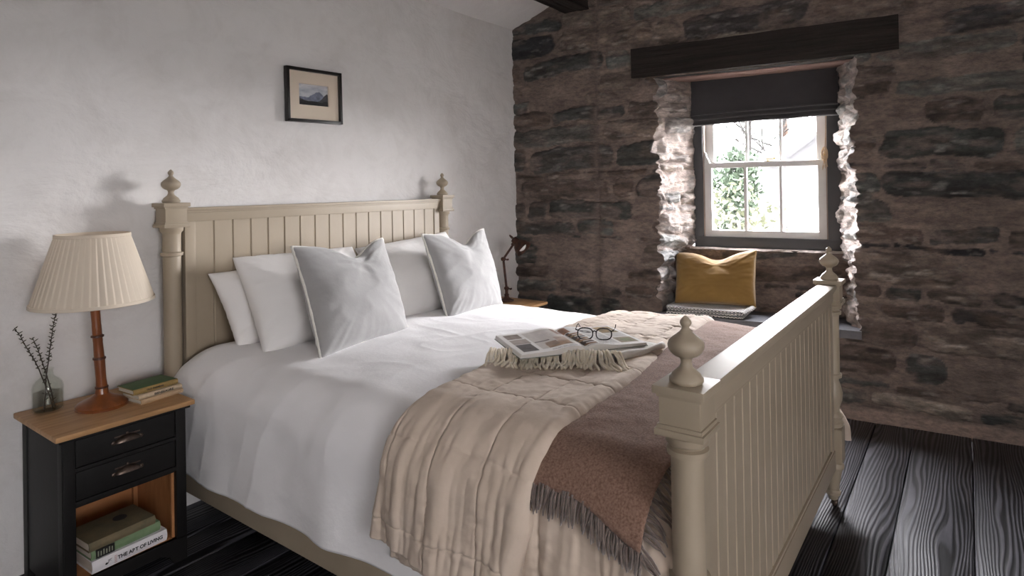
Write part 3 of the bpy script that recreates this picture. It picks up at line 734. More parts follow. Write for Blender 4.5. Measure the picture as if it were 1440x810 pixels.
QH, QF = 1.335, .835      # head-side edge and folded-back edge of the quilt
def quilt_relief(w, y, seed, side):
    hg = sst(.12, -.02, w) + sst(WTOT - .12, WTOT, w)
    k = (.0045 + .006 * hg) * fbm(y * 20 + w * 2, w * 2.2, 0, seed, 3) * side + .005 * fbm(y * 8, w * 5, 0, seed + 3, 3) + .0022 * fbm(w * 38, y * 38, 0, seed + 6, 2)
    ys = QH - .03 - .160 * np.arange(8)
    ds = np.min(np.abs(y[..., None] + .006 * vn(w * 5, y, 0, 3)[..., None] - ys), -1)
    ws = -.11 + .205 * np.arange(12)
    dw = np.min(np.abs(w[..., None] + .008 * vn(y * 6, w, 0, 4)[..., None] - ws), -1)
    groove = -.0048 * np.maximum(np.exp(-(ds / .003) ** 2), np.exp(-(dw / .003) ** 2))
    pucker = .004 * vn(y * 60, w * 18, 0, 9) * np.exp(-(dw / .03) ** 2) + .004 * vn(w * 60, y * 18, 0, 19) * np.exp(-(ds / .03) ** 2)
    return k * .8 + groove + pucker * .8 + .0012 * sst(0, .04, np.minimum(ds, dw)) + .0035 * fbm(y * 44 + w * 3, w * 3.5, 0, seed + 30, 2) * (.3 + 1.6 * hg)
def build_quilt():
    q = thing('quilt', 'beige linen quilt folded across the foot of the bed', 'quilt', (2.03, 1.0, 0))
    lx, ly = 2.03, 1.0
    # lower layer, over the foot
    W = np.arange(-.235, WTOT + .30, .0045); Y = np.arange(.490, 1.05, .0045)
    w, y = np.meshgrid(W, Y, indexing='ij'); hang = np.clip(-w / .25, 0, 1) + np.clip((w - WTOT) / .25, 0, 1)
    fold = .5 + fbm(y * 9, w * 1.2, 0, 201, 2)
    off = .016 + quilt_relief(w, y, 81, 1.2) + .018 * hang * fold + .004 * hang
    P = bed_surf(w, y, off, .0); P[..., 0] += np.where(w > WTOT, (w - WTOT) * (.22 + .1 * sst(.8, .5, y)), 0)
    kick = sst(.62, .49, y) * sst(.02, .26, w - WTOT); P[..., 1] -= .075 * kick; P[..., 0] += .035 * kick
    P[..., 2] += np.where(hang > 0, hang * (.012 * vn(y * 5, y * 0, 0, 7) - .01), 0)
    P -= np.array([lx, ly, 0]); sheet('under_layer', w, y, P, M['linen'], q, .006)
    # folded-back upper layer
    W = np.arange(-.178, WTOT + .22, .0042); T = np.linspace(0, 1, 130)
    w, t = np.meshgrid(W, T, indexing='ij')
    yl = QF + .010 * vn(w * 3, w * 0, 0, 12) + .30 * np.clip(-w, 0, 1) + .085 * sst(.3, 1.8, w); yh = QH + .010 * vn(w * 2.5, w * 0, 0, 13) + .055 * sst(.2, 1.8, w) + .26 * np.clip(-w, 0, .3) - .03 * sst(0, .3, w) * sst(.6, .3, w)
    y = yh + (yl - yh) * t; hang = np.clip(-w / .22, 0, 1) + np.clip((w - WTOT) / .25, 0, 1)
    fold = .5 + fbm(y * 8, w * 1.0, 0, 211, 2)
    edge = np.sqrt(np.clip(1 - np.clip((t - .93) / .07, 0, 1) ** 2, 0, 1)) * np.sqrt(np.clip(1 - np.clip((.05 - t) / .05, 0, 1) ** 2 * .9, 0, 1))
    off = .016 + (.024 + quilt_relief(w, y, 91, 1.2) + .022 * hang * fold + .007 * (.5 + fbm(w * 6, y * 6, 0, 33, 2))) * edge
    P = bed_surf(w, y, off, .03)
    P[..., 2] += np.where(hang > 0, hang * (.010 * vn(y * 7, y * 0, 0, 17)), 0)
    P -= np.array([lx, ly, 0]); o = sheet('folded_layer', w, y, P, M['linen'], q, .006)
    # the lower hem peeping out
    W = np.arange(-.222, .0, .005); Y = np.arange(.95, QH - .01, .005)
    w, y = np.meshgrid(W, Y, indexing='ij'); fold = .5 + fbm(y * 8, w * 1.0, 0, 211, 2); hang = np.clip(-w / .22, 0, 1)
    P = bed_surf(w, y, .010 + .020 * hang * fold + .8 * quilt_relief(w, y, 95, 1), .03); P -= np.array([lx, ly, 0]); sheet('under_hem', w, y, P, M['linen'], q, .005)
build_quilt()

TW0, TY0 = .085, .555
def build_throw():
    th = thing('wool_throw', 'brown fringed wool throw spread over the foot of the quilt', 'throw', (2.03, .75, 0)); lx, ly = 2.03, .75
    W = np.arange(TW0, WTOT - .02, .008); T = np.linspace(0, 1, 60)
    w, t = np.meshgrid(W, T, indexing='ij'); y = 1.03 + (TY0 - 1.03) * t
    dw = TW0 * 0 + .05 * sst(.35, 0, w) * sst(.75, .55, y) * -1
    nz = .004 * fbm(w * 14, y * 14, 0, 301, 4) + .007 * fbm(w * 3, y * 4, 0, 305, 2)
    P = bed_surf(w + dw, y, .034 + nz, 0) - np.array([lx, ly, 0])
    sheet('throw_cloth', w, y, P, M['wool'], th, .006)
    b = B()
    r = random.Random(3)
    def strand(w0, y0, dw_, dy_, L, off0):
        pts = []; n = 6; ph = r.uniform(0, 6)
        for k in range(n):
            q = k / (n - 1); ww = w0 + dw_ * L * q + .003 * math.sin(q * 5 + ph); yy = y0 + dy_ * L * q + .003 * math.cos(q * 4 + ph)
            p = bed_surf(ww, max(yy, .488), off0 - .006 * q + .003 * math.sin(q * 3 + ph), 0); pts.append(tuple(float(c) for c in p.reshape(3) - np.array([lx, ly, 0])))
        b.tube(pts, [.0030, .0034, .0034, .0034, .0032, .0016], 5)
    y0 = .885
    while y0 > TY0:
        e = .05 * float(sst(.75, .55, y0)); strand(TW0 - e + .004, y0, -1, r.uniform(-.15, .15), r.uniform(.040, .055), .037); y0 -= .0062
    w0 = TW0 - .05
    while w0 < WTOT - .02:
        e = .05 * float(sst(.35, 0, max(w0, TW0))) if w0 < .35 else 0
        strand(w0, TY0 + .004, r.uniform(-.2, .2) - (.6 if w0 < TW0 - .02 else 0), -1, r.uniform(.04, .055), .037); w0 += .0105
    b.out('fringe', M['fringe_brown'], th, angle=0)
build_throw()

def top_z(x, y, off):
    w = AR + (x - XL - RR); return float(bed_surf(w, y, off)[2])

def build_cream():
    base = .750
    P0, P1, P2, P3 = np.array([1.700, 1.345]), np.array([1.879, .951]), np.array([2.12, .895]), np.array([2.10, 1.38])
    ct = (P0 + P1 + P2 + P3) / 4
    c = thing('fringed_throw', 'cream throw with thick tassels folded under the open magazine', 'throw', (ct[0], ct[1], 0))
    U, Vv = np.linspace(-1, 1, 60), np.linspace(-1, 1, 60)
    bm = B()
    for lay, (zo, ins) in enumerate(((0, 0.0), (.014, .012))):
        u, v = np.meshgrid(U, Vv, indexing='ij'); us = np.sin(u * PI / 2); vs = np.sin(v * PI / 2)
        a = (us + 1) / 2; d = (vs + 1) / 2
        xy = ((1 - a) * (1 - d))[..., None] * P0 + ((1 - a) * d)[..., None] * P1 + (a * d)[..., None] * P2 + (a * (1 - d))[..., None] * P3
        xy = xy + (ct - xy) * ins * 2
        prof = ((1 - us ** 8) * (1 - vs ** 8)) ** .5
        zs = np.vectorize(lambda x, y: top_z(x, y, .043))(xy[..., 0], xy[..., 1]) + zo
        V = []; F = []
        for sg in (1, -1):
            z = zs + .006 + sg * .0065 * prof + (.003 * fbm(xy[..., 0] * 14, xy[..., 1] * 14, 0, 7 + lay, 3) if sg > 0 else 0)
            V.append(np.stack([xy[..., 0] - ct[0], xy[..., 1] - ct[1], z], -1).reshape(-1, 3))
        k = 3600; me = np_mesh('c', np.vstack(V), np.vstack([grid_faces(60, 60), grid_faces(60, 60, k, True)]))
        t = bmesh.new(); t.from_mesh(me); bmesh.ops.remove_doubles(t, verts=t.verts, dist=2e-5); t.verts.index_update(); t.verts.ensure_lookup_table(); bm._merge(t)
    # rolled edge along the right side
    pts = []
    for q in np.linspace(0, 1, 14):
        p = P1 + (P2 - P1) * q + np.array([-.004, -.006]); pts.append((p[0] - ct[0], p[1] - ct[1], top_z(p[0], p[1], .043) + .017 + .002 * math.sin(q * 9)))
    bm.tube(pts, [.012 + .003 * math.sin(i * .5) for i in range(14)], 12)
    bm.out('throw_cloth', M['cream'], c, angle=0)
    b = B(); r = random.Random(5); n = 66
    dirv = np.array([-.90, -.43])
    for i in range(n):
        q = (i + .5) / n; p = P0 + (P1 - P0) * q; d = dirv + np.array([r.uniform(-.16, .16), r.uniform(-.3, .2)]) + (np.array([.25, -.55]) * max(0, (q - .8) / .2)); d /= np.linalg.norm(d)
        L = r.uniform(.095, .125) * (1.15 if q > .85 else 1); ph = r.uniform(0, 6); pts = []; rs = []
        side = np.array([d[1], -d[0]])
        for k in range(9):
            t = k / 8; pp = p + d * L * (t - .06) + side * .009 * math.sin(t * 5.5 + ph) * t
            lift = .026 * math.sin(min(1, t * 1.6 + .18) * PI) * r.uniform(.75, 1.1)
            pts.append((pp[0] - ct[0], pp[1] - ct[1], top_z(pp[0], pp[1], .045) + .004 + max(lift, 0) + (1 - t) * .007)); rs.append(.0050 * (1 + .12 * math.sin(k * 2.4 + ph)) * (1 if k < 8 else .6))
        b.tube(pts, rs, 6)
    b.out('tassels', M['fringe_cream'], c, angle=0)
build_cream()

# ------------------------------------------------------------------ pillows
def pillow(name, BL, BR, TL, TR, th, mat, label, chop=0.0, chop_u=.1, pinch=.06, piping=None, group=None, seed=0, wr=1.0, sag=.0, cat='pillow', puff=(.42), n=72, ear=.0):
    BL, BR, TL, TR = [np.array(p, float) for p in (BL, BR, TL, TR)]
    c = (BL + BR) / 2; X = (BR - BL + TR - TL); X /= np.linalg.norm(X); Zd = (TL + TR - BL - BR); Zd /= np.linalg.norm(Zd); Nn = np.cross(X, Zd); Nn /= np.linalg.norm(Nn)
    W_ = np.linalg.norm(BR - BL); H_ = np.linalg.norm((TL + TR - BL - BR) / 2)
    a = np.sin(np.linspace(-1, 1, n) * PI / 2); u, v = np.meshgrid(a, a, indexing='ij')
    def base(u, v, t=0):
        pu = u * (1 - pinch * (1 - v ** 2) * np.abs(u)); pv = v * (1 - pinch * 1.2 * (1 - u ** 2) * np.abs(v))
        pv = pv - chop * 2 / H_ * np.exp(-((u - chop_u) / .42) ** 2) * np.clip((v + .1) / 1.1, 0, 1) ** 2
        A, D = (pu + 1) / 2, (pv + 1) / 2
        P = ((1 - A) * (1 - D))[..., None] * BL + (A * (1 - D))[..., None] * BR + ((1 - A) * D)[..., None] * TL + (A * D)[..., None] * TR
        return P
    V = []
    for sg in (1, -1):
        T = (np.clip(1 - u ** 2, 0, 1) * np.clip(1 - v ** 2, 0, 1)) ** puff * th / 2
        T = T * (1 - .40 * (chop > 0) * np.exp(-((u - chop_u) / .3) ** 2) * np.clip((v + .1) / 1.1, 0, 1) ** 1.5)
        T = T * (1 + .12 * (-v))
        soft = (np.clip(1 - u ** 2, 0, 1) * np.clip(1 - v ** 2, 0, 1)) ** .3
        wk = .007 * fbm(u * 1.6 + seed, v * 2.0, sg, 100 + seed, 2) + .004 * (1 - np.abs(vn((u * 1.5 + v * 1.2) + seed, v * 2.6 - u * .8, sg, 120 + seed))) ** 5 + .0022 * (1 - np.abs(vn(u * 2.4 - v + seed, v * 5, sg, 140 + seed))) ** 4
        ed = .004 * vn(np.arctan2(v, u) * 14, u * 0, sg, seed) * (1 - soft) * 2
        if chop > 0:
            rr = np.hypot(u - chop_u, (v - .55)); an = np.arctan2(v - .55, u - chop_u)
            wk = wk + .006 * vn(an * 2.6 + seed, rr * 1.5, 0, seed) * np.exp(-((rr - .30) / .28) ** 2) * np.clip(rr / .15, 0, 1)
        P = base(u, v) + Nn * (sg * -1) * 0
        V.append((P + (-Nn if sg > 0 else Nn)[None, None, :] * (-(T + (wk + ed) * soft * wr))[..., None]).reshape(-1, 3) - c)
    F = np.vstack([grid_faces(n, n), grid_faces(n, n, n * n, True)])
    me0 = np_mesh(name, np.vstack(V), F)
    t = bmesh.new(); t.from_mesh(me0); bmesh.ops.remove_doubles(t, verts=t.verts, dist=5e-5); bmesh.ops.recalc_face_normals(t, faces=t.faces); me = bpy.data.meshes.new(name); t.to_mesh(me); t.free()
    if piping is None:
        o = link(name, me, mat, None, True, 0); o.location = tuple(c); return tag(o, label, cat, group)
    root = thing(name, label, cat, tuple(c), 0, group); link('cushion_body', me, mat, root, True, 0)
    pts = []
    k = 26
    for (u0, v0, u1, v1) in ((-1, -1, 1, -1), (1, -1, 1, 1), (1, 1, -1, 1), (-1, 1, -1, -1)):
        for i in range(k):
            uu = np.array(math.sin(-PI / 2 + PI * i / k)); s = (float(uu) + 1) / 2
            p = base(np.array(u0 + (u1 - u0) * s), np.array(v0 + (v1 - v0) * s)) - c; pts.append(tuple(float(x) + random.uniform(-.0008, .0008) for x in p))
    pts.append(pts[0]); b = B(); b.tube(pts, [piping * random.uniform(.8, 1.25) for _ in pts], 7, cap=False); b.out('piping', M['piping'], root, angle=0)
    return root
pillow('pillow', (1.378, 2.40, .69), (1.98, 2.40, .69), (1.342, 2.558, .992), (2.0, 2.565, 1.01), .16, M['pillow'], 'white pillow at the back on the left, against the headboard', pinch=.05, seed=1, wr=1.2)
pillow('pillow', (1.392, 2.235, .69), (2.0, 2.235, .69), (1.420, 2.505, 1.054), (2.06, 2.515, 1.045), .20, M['pillow'], 'white pillow leaning in front of another on the left of the bed', pinch=.045, seed=2, wr=1.1)
pillow('pillow', (2.12, 2.20, .69), (2.75, 2.23, .69), (2.055, 2.49, 1.037), (2.75, 2.51, 1.075), .20, M['pillow'], 'white pillow behind the right-hand grey cushion', pinch=.045, seed=3, wr=1.0)
pillow('cushion', (1.468, 1.982, .692), (1.975, 2.035, .695), (1.530, 2.248, 1.101), (2.072, 2.303, 1.094), .17, M['velvet'], 'grey cushion with white piping, left of the pair, nearest the lamp', chop=.080, chop_u=.15, pinch=.05, piping=.0058, seed=4, cat='cushion', group=None)
pillow('cushion', (2.245, 2.04, .692), (2.70, 2.055, .695), (2.302, 2.262, 1.097), (2.805, 2.262, 1.094), .16, M['velvet'], 'grey cushion with white piping, right of the pair, nearest the stone wall', chop=.077, chop_u=.12, pinch=.05, piping=.0058, seed=6, cat='cushion')
cw = lambda s, d, z: tuple(float(t) for t in PW(np.array(s), np.array(d), np.array(z)))
pillow('cushion', cw(1.150, .105, .548), cw(1.655, .115, .562), cw(1.128, .225, .868), cw(1.648, .215, .905), .13, M['ochre'], 'mustard yellow cushion propped in the window seat', chop=.055, chop_u=.08, pinch=.03, piping=.003, seed=9, cat='cushion', puff=.38)
bpy.data.objects['cushion.002'].children[1].data.materials[0] = M['ochre']

# herringbone blanket on the seat
def herring_mat():
    m, N, L, p, o = nt('herringbone'); p.inputs['Roughness'].default_value = .95; p.inputs['Sheen Weight'].default_value = .3
    tc = N.new('ShaderNodeTexCoord'); sx = N.new('ShaderNodeSeparateXYZ'); L.new(tc.outputs['Object'], sx.inputs[0])
    def mth(op, a, b=None):
        n = N.new('ShaderNodeMath'); n.operation = op
        for i, v in enumerate((a, b)):
            if v is None: continue
            if isinstance(v, (int, float)): n.inputs[i].default_value = v
            else: L.new(v, n.inputs[i])
        return n.outputs[0]
    pp = mth('PINGPONG', sx.outputs[0], .011)
    q = mth('ADD', mth('ADD', sx.outputs[1], sx.outputs[2]), pp); st = mth('PINGPONG', q, .0075)
    g = mth('GREATER_THAN', st, .0040)
    L.new(mix(N, L, g, (.66, .64, .61), (.03, .028, .027)), p.inputs['Base Color'])
    n2 = noise_node(N, L, 300, 3); bump(N, L, p, n2.outputs[0], .5, .002); return m
M['herring'] = herring_mat()
bk = thing('folded_blanket', 'black and white herringbone blanket folded under the mustard cushion', 'blanket', (XS, WY, 0), RZ)
b = B()
for k, (zo, a, c) in enumerate(((.500, .0, .005), (.516, .006, -.006), (.532, .0, .0))):
    n = 40
    prof = []
    y0, y1 = -.022 + a * .5, .25
    S = np.linspace(1.13, 1.60 + c, n); T = np.linspace(0, 2 * PI, 28, endpoint=False)
    s, t = np.meshgrid(S, T, indexing='ij'); se = lambda v, e: np.sign(v) * np.abs(v) ** e
    endr = np.clip((S[-1] - s) / .012, 0, 1) ** .5
    d = (y0 + y1) / 2 + (y1 - y0) / 2 * se(np.cos(t), .25) + .004 * vn(s * 8, t * 0 + k, 0, 2); z = zo + .0085 + .0085 * se(np.sin(t), .6) * (.3 + .7 * endr) + .006 * sst(1.50, 1.60, s) * (k > 0) + .003 * vn(s * 7, d * 9, 0, k)
    V = np.stack([s, d, z], -1).reshape(-1, 3); t_ = bmesh.new(); vs = [t_.verts.new(v) for v in V]; m = 28
    for i in range(n - 1):
        for j in range(m): t_.faces.new((vs[i * m + j], vs[i * m + (j + 1) % m], vs[(i + 1) * m + (j + 1) % m], vs[(i + 1) * m + j]))
    t_.faces.new(vs[:m]); t_.faces.new(vs[(n - 1) * m:][::-1]); t_.verts.index_update(); b._merge(t_)
b.tube([(1.60, -.015, .535), (1.615, .03, .545), (1.635, .08, .555), (1.64, .14, .556)], [.012, .015, .016, .013], 12)
b.out('blanket_cloth', M['herring'], bk, angle=50)

# ------------------------------------------------------------------ bedside cabinets
def cabinet(name, label, x0, y0, W_=.433, D_=.395, H_=.5745, group=None):
    t = thing(name, label, 'bedside table', (x0 + W_ / 2, y0 + D_ / 2, 0), 0, group)
    ox, oy = W_ / 2, D_ / 2
    def bb(b, a, c, d, e, f, g, bev=.002): b.box(a - ox, c - ox, d - oy, e - oy, f, g, bev)
    i0, i1 = .026, W_ - .026; f0, k0 = .022, D_ - .008
    b = B()
    th = .022
    bb(b, 0, W_, 0, D_, H_ - .018, H_, .006); b.out('top', M['oak'], t)
    b = B(); zt = H_ - .018
    bb(b, i0 - .014, i1 + .014, f0 - .012, k0, zt - .010, zt, .004)
    for a in (i0, i1 - th):                                         # sides with cut-out feet
        bb(b, a, a + th, f0 + .012, k0, .04, zt - .008, .001)
        o_ = a - .003 if a == i0 else a + .004
        bb(b, o_, o_ + th - .001, f0 + .004, f0 + .04, 0, zt - .009, .0015)
        bb(b, o_, o_ + th - .001, k0 - .04, k0 - .001, 0, zt - .009, .0015)
    bb(b, i0, i1, k0 - .012, k0, .03, zt - .01)
    b.poly_prism([(i0 - ox, 0), (i0 + .045 - ox, 0), (i0 + .06 - ox, .03), (i0 + .09 - ox, .045), (i1 - .09 - ox, .045), (i1 - .06 - ox, .03), (i1 - .045 - ox, 0), (i1 - ox, 0), (i1 - ox, .085), (i0 - ox, .085)], f0 - oy, f0 + .018 - oy)
    for z0, z1 in ((.330, .345), (.440, .452), (.543, .556)): bb(b, i0 + .030, i1 - .030, f0 + .001, f0 + .02, z0, z1)
    for a, c in ((i0, i0 + .034), (i1 - .034, i1)): bb(b, a, c, f0, f0 + .02, .08, .556)
    bb(b, i0 + .006, i1 - .006, f0 + .02, k0 - .01, .318, .330)
    b.out('carcass', M['black_paint'], t)
    b = B()
    bb(b, i0 + th, i1 - th, f0 + .003, k0 - .012, .073, .085, .001); bb(b, i0 + th, i1 - th, k0 - .018, k0 - .012, .085, .318, .0005)
    bb(b, i0 + th, i0 + th + .005, f0 + .022, k0 - .018, .085, .318, .0005); bb(b, i1 - th - .005, i1 - th, f0 + .022, k0 - .018, .085, .318, .0005)
    bb(b, i1 - th - .020, i1 - th - .003, f0 + .021, f0 + .034, .085, .330, .001); bb(b, i1 - th - .020, i1 - th - .003, k0 - .034, k0 - .018, .085, .318, .001)
    b.out('shelf_lining', M['pine'], t)
    for z0, z1 in ((.347, .438), (.454, .541)):
        b = B(); bb(b, i0 + .036, i1 - .036, f0 + .003, f0 + .018, z0, z1, .003); bb(b, i0 + .040, i1 - .040, f0 + .018, k0 - .04, z0 + .006, z1 - .012)
        d = b.out('drawer', M['black_paint'], t)
        h = B(); zc = (z0 + z1) / 2 + .006; yc = f0 + .003 - oy; xc = -.002
        # cup pull: half dome shell with two ears
        n, m = 22, 9; G = np.zeros((n, m, 3))
        for i in range(n):
            A = PI * i / (n - 1)
            for j in range(m):
                Bq = (PI / 2) * j / (m - 1)
                G[i, j] = (xc + .040 * math.cos(A), yc - .020 * math.sin(Bq) * math.sin(A) ** .6, zc - .010 + .022 * math.sin(A) * (math.cos(Bq) * .9 + .1))
        me = np_mesh('h', G.reshape(-1, 3), grid_faces(n, m)); tt = bmesh.new(); tt.from_mesh(me); tt.verts.index_update(); tt.verts.ensure_lookup_table(); h._merge(tt)
        for sg in (-1, 1): h.ball((xc + sg * .043, yc, zc - .008), .007, .003, .007); h.ball((xc + sg * .043, yc - .003, zc - .008), .0025)
        h.box(xc - .040, xc + .040, yc - .001, yc + .001, zc + .008, zc + .0125, .0004); h.ball((xc, yc, zc + .015), .004, .002, .004)
        h.out('cup_handle', M['antique'], d, recalc=False)
    return t
cabinet('bedside_cabinet', 'black bedside cabinet with oak top, two drawers and open shelf, left of the bed', .7165, 2.295)
cabinet('bedside_cabinet', 'bedside cabinet with oak top at the far side of the bed, mostly hidden behind it', 2.972, 2.215, H_=.585)

# ------------------------------------------------------------------ books
def text_mesh(s, size, extrude=.0004, sx=1.0, bold=0):
    c = bpy.data.curves.new('t', 'FONT'); c.body = s; c.size = size; c.extrude = extrude; c.align_x = 'CENTER'; c.align_y = 'CENTER'; c.offset = bold
    o = bpy.data.objects.new('t', c); C.objects.link(o); bpy.context.view_layer.update()
    dg = bpy.context.evaluated_depsgraph_get(); me = bpy.data.meshes.new_from_object(o.evaluated_get(dg)); bpy.data.objects.remove(o)
    for v in me.vertices: v.co.x *= sx
    return me
def book(x, y, z, rz, L, D, T, cover, label, title=None, group=None, pages=None, soft=False, tsize=.02, tsx=1, tx=0, tmat=None, extra=None):
    """spine along local x at y=0 facing -y, z up from 0"""
    t = thing('book', label, 'book', (x, y, z), rz, group)
    c = .0022; b = B()
    b.box(-L / 2, L / 2, .003, D, 0, c, .0007); b.box(-L / 2, L / 2, .003, D, T - c, T, .0007)
    n = 8; P = [(-.0, 0)]
    outer = [(.004 - .006 * math.sin(PI * k / n), T * k / n) for k in range(n + 1)]; inner = [(.0065 - .005 * math.sin(PI * k / n), T * k / n) for k in range(n + 1)][::-1]
    b.poly_prism(outer + inner, -L / 2, L / 2, axis='x')
    b.out('cover', cover, t)
    p = B(); p.box(-L / 2 + .004, L / 2 - .004, .004, D - .004, c, T - c, .0008); p.out('pages', pages or M['paper'], t)
    if title:
        me = text_mesh(title, tsize, .0003, tsx, .0006 if tsize > .012 else 0.0003)
        o = link('title', me, tmat or M['ink'], t, False); o.location = (tx, -.0026, T * .5); o.rotation_euler = (PI / 2, 0, 0)
    if extra: extra(t, T, L, D)
    return t
cov = lambda n, a, b_=None: pm('cover_' + n, a, b_ or tuple(v * .75 for v in a), .7, vs=25, bs=300, bst=.2)
g = 'books stacked on the bedside cabinet top'
book(1.085, 2.402, .5745, math.radians(7), .158, .115, .0175, cov('cream', (.55, .38, .23)), 'tan paperback at the bottom of the small stack beside the table lamp', group=g)
book(1.080, 2.404, .5925, math.radians(6), .160, .115, .0165, cov('ivory', (.66, .52, .36)), 'cream book in the middle of the small stack beside the table lamp', 'BENEDORE', g, tsize=.0115, tsx=1.25, tx=.01)
def green_top(t, T, L, D):
    b = B(); b.box(-L / 2 + .001, L / 2 - .001, .006, D - .001, T - .0001, T + .0006, .0002); b.out('cloth_face', cov('green', (.085, .15, .055)), t)
book(1.070, 2.418, .6095, math.radians(5), .162, .112, .0185, cov('olive', (.36, .24, .085)), 'green and mustard book on top of the small stack beside the table lamp', 'OLD FARMING', g, tsize=.0085, tsx=1.1, tx=-.005, extra=green_top)
g = 'large books stacked on the open cabinet shelf'
def art(t, T, L, D):
    b = B(); b.ball((-L / 2 + .042, -.0024, T * .42), .0042, .0006, .0034); b.tube([(-L / 2 + .046, -.003, T * .40), (-L / 2 + .05, -.003, T * .62), (-L / 2 + .056, -.003, T * .55)], .0008, 5); b.tube([(-L / 2 + .046, -.003, T * .66), (-L / 2 + .058, -.003, T * .70)], .0007, 5); b.out('spine_emblem', M['ink'], t)
    b = B()
    for k in range(5): b.box(-L / 2 + .066, -L / 2 + .074, -.003, -.0022, T * (.2 + .13 * k), T * (.25 + .13 * k), 0)
    b.out('spine_marks', cov('pinkmark', (.6, .35, .33)), t)
book(.944, 2.334, .085, math.radians(2), .240, .18, .040, cov('white', (.74, .71, .72), (.78, .75, .76)), 'thick white book with a lettered spine at the bottom of the shelf stack', 'THE ART OF LIVING', g, tsize=.0165, tsx=1.0, tx=.030, extra=art)
def green_label(t, T, L, D):
    b = B(); b.box(-L / 2 + .013, -L / 2 + .070, -.0030, .001, .002, T - .002, .0005); b.out('spine_label', M['black_frame'], t)
    b = B()
    for k in range(6): b.box(-L / 2 + .018 + k * .0085, -L / 2 + .0215 + k * .0085, -.0036, -.0029, .007, T - .007 - .003 * (k % 2), .0002)
    b.out('gilt_letters', cov('gilt', (.35, .37, .28)), t)
book(.936, 2.345, .1255, math.radians(3), .222, .175, .032, cov('sage', (.13, .20, .10), (.18, .26, .14)), 'green cloth book with a black spine label in the middle of the shelf stack', None, g, extra=green_label)
def brown_mark(t, T, L, D):
    b = B(); b.lathe([(0, .022), (.0006, .022), (.0006, 0)], (L * .15, D * .6, T), 24, M=None); b.out('cover_stamp', M['ink'], t)
book(.922, 2.338, .158, math.radians(3.5), .212, .155, .030, cov('brown', (.19, .14, .075), (.12, .105, .06)), 'old brown and grey book on top of the shelf stack', None, g, extra=brown_mark)

# ------------------------------------------------------------------ table lamp
lamp = thing('table_lamp', 'turned wooden table lamp with a cream pleated shade on the left cabinet', 'lamp', (.925, 2.508, .5745))
b = B(); b.lathe([(0, .082), (.004, .080), (.010, .081), (.013, .078), (.016, .076), (.020, .070), (.030, .048), (.036, .036), (.040, .030), (.046, .022), (.056, .020), (.066, .018)], (0, 0, 0), 56)
b.out('base', M['brown_wood'], lamp)
b = B()
LEAN = -.020
def lx(z): return LEAN * (z - .06) / .32
prof = [(.064, .0185), (.10, .0165), (.17, .0172), (.175, .0165), (.23, .0150), (.235, .0155), (.29, .0150), (.295, .0145), (.34, .0150), (.375, .0150)]
b.lathe(prof, (0, 0, 0), 24)
for v in b.bm.verts: v.co.x += lx(v.co.z)
b.out('stem', M['brown_wood'], lamp)
for zr in (.068, .172, .252, .352, .372):
    b = B(); b.lathe([(zr - .005, .015), (zr - .003, .0205), (zr + .003, .0205), (zr + .005, .015)], (lx(zr), 0, 0), 24)
    b.out('stem_ring', M['dark_ring'], lamp)
b = B(); b.lathe([(.375, .010), (.40, .014), (.43, .014), (.432, .012)], (lx(.38), 0, 0), 20); b.out('bulb_holder', M['brass'], lamp)
b = B(); b.lathe([(.43, .012), (.445, .016), (.47, .028), (.49, .030), (.51, .024), (.52, .012), (.523, 0)], (lx(.38), 0, 0), 20); b.out('bulb', M['bulb'], lamp)
def shade_mat():
    m, N, L, p, o = nt('pleated_shade'); N.remove(p)
    d = N.new('ShaderNodeBsdfDiffuse'); d.inputs[0].default_value = (.80, .71, .59, 1); t = N.new('ShaderNodeBsdfTranslucent'); t.inputs[0].default_value = (.70, .58, .44, 1)
    x = N.new('ShaderNodeMixShader'); x.inputs[0].default_value = .25; L.new(d.outputs[0], x.inputs[1]); L.new(t.outputs[0], x.inputs[2]); L.new(x.outputs[0], o.inputs[0]); return m
M['shade'] = shade_mat()
NP_ = 48
b = B()
sx0 = lx(.4)
z0, z1, r0, r1 = .378, .612, .186, .113
prof = [(z0 + (z1 - z0) * k / 12, r0 + (r1 - r0) * k / 12) for k in range(13)]
def pleat(a, z):
    q = (a * NP_ / (2 * PI)) % 1; f = q if q < .82 else (1 - q) / .18 * .82
    e = min((z - z0) / .012, (z1 - z) / .012, 1); return 1 + (.022 * (f - .4)) * max(e, .15)
b.lathe(prof, (sx0, 0, 0), NP_ * 10, mod=pleat)
# gathered lining seam
sh = b.out('shade', M['shade'], lamp, angle=45)
for zr, rr in ((z0, r0), (z1, r1)):
    b = B(); b.lathe([(zr - .006, rr + .001), (zr - .005, rr + .0035), (zr + .006, rr + .0025), (zr + .006, rr - .001), (zr - .006, rr - .001), (zr - .006, rr + .001)], (sx0, 0, 0), 72); b.out('shade_trim', M['shade'], sh)
b = B()
for k in range(3):
    a = k * 2 * PI / 3 + .5; b.tube([(sx0, 0, z1 - .03), (sx0 + .108 * math.cos(a), .108 * math.sin(a), z1 - .008)], .0015, 6)
b.lathe([(z1 - .032, .02), (z1 - .028, .02)], (sx0, 0, 0), 20); b.tube([(sx0, 0, z1 - .03), (sx0, 0, .43)], .002, 6)
b.out('shade_carrier', M['brass'], sh)

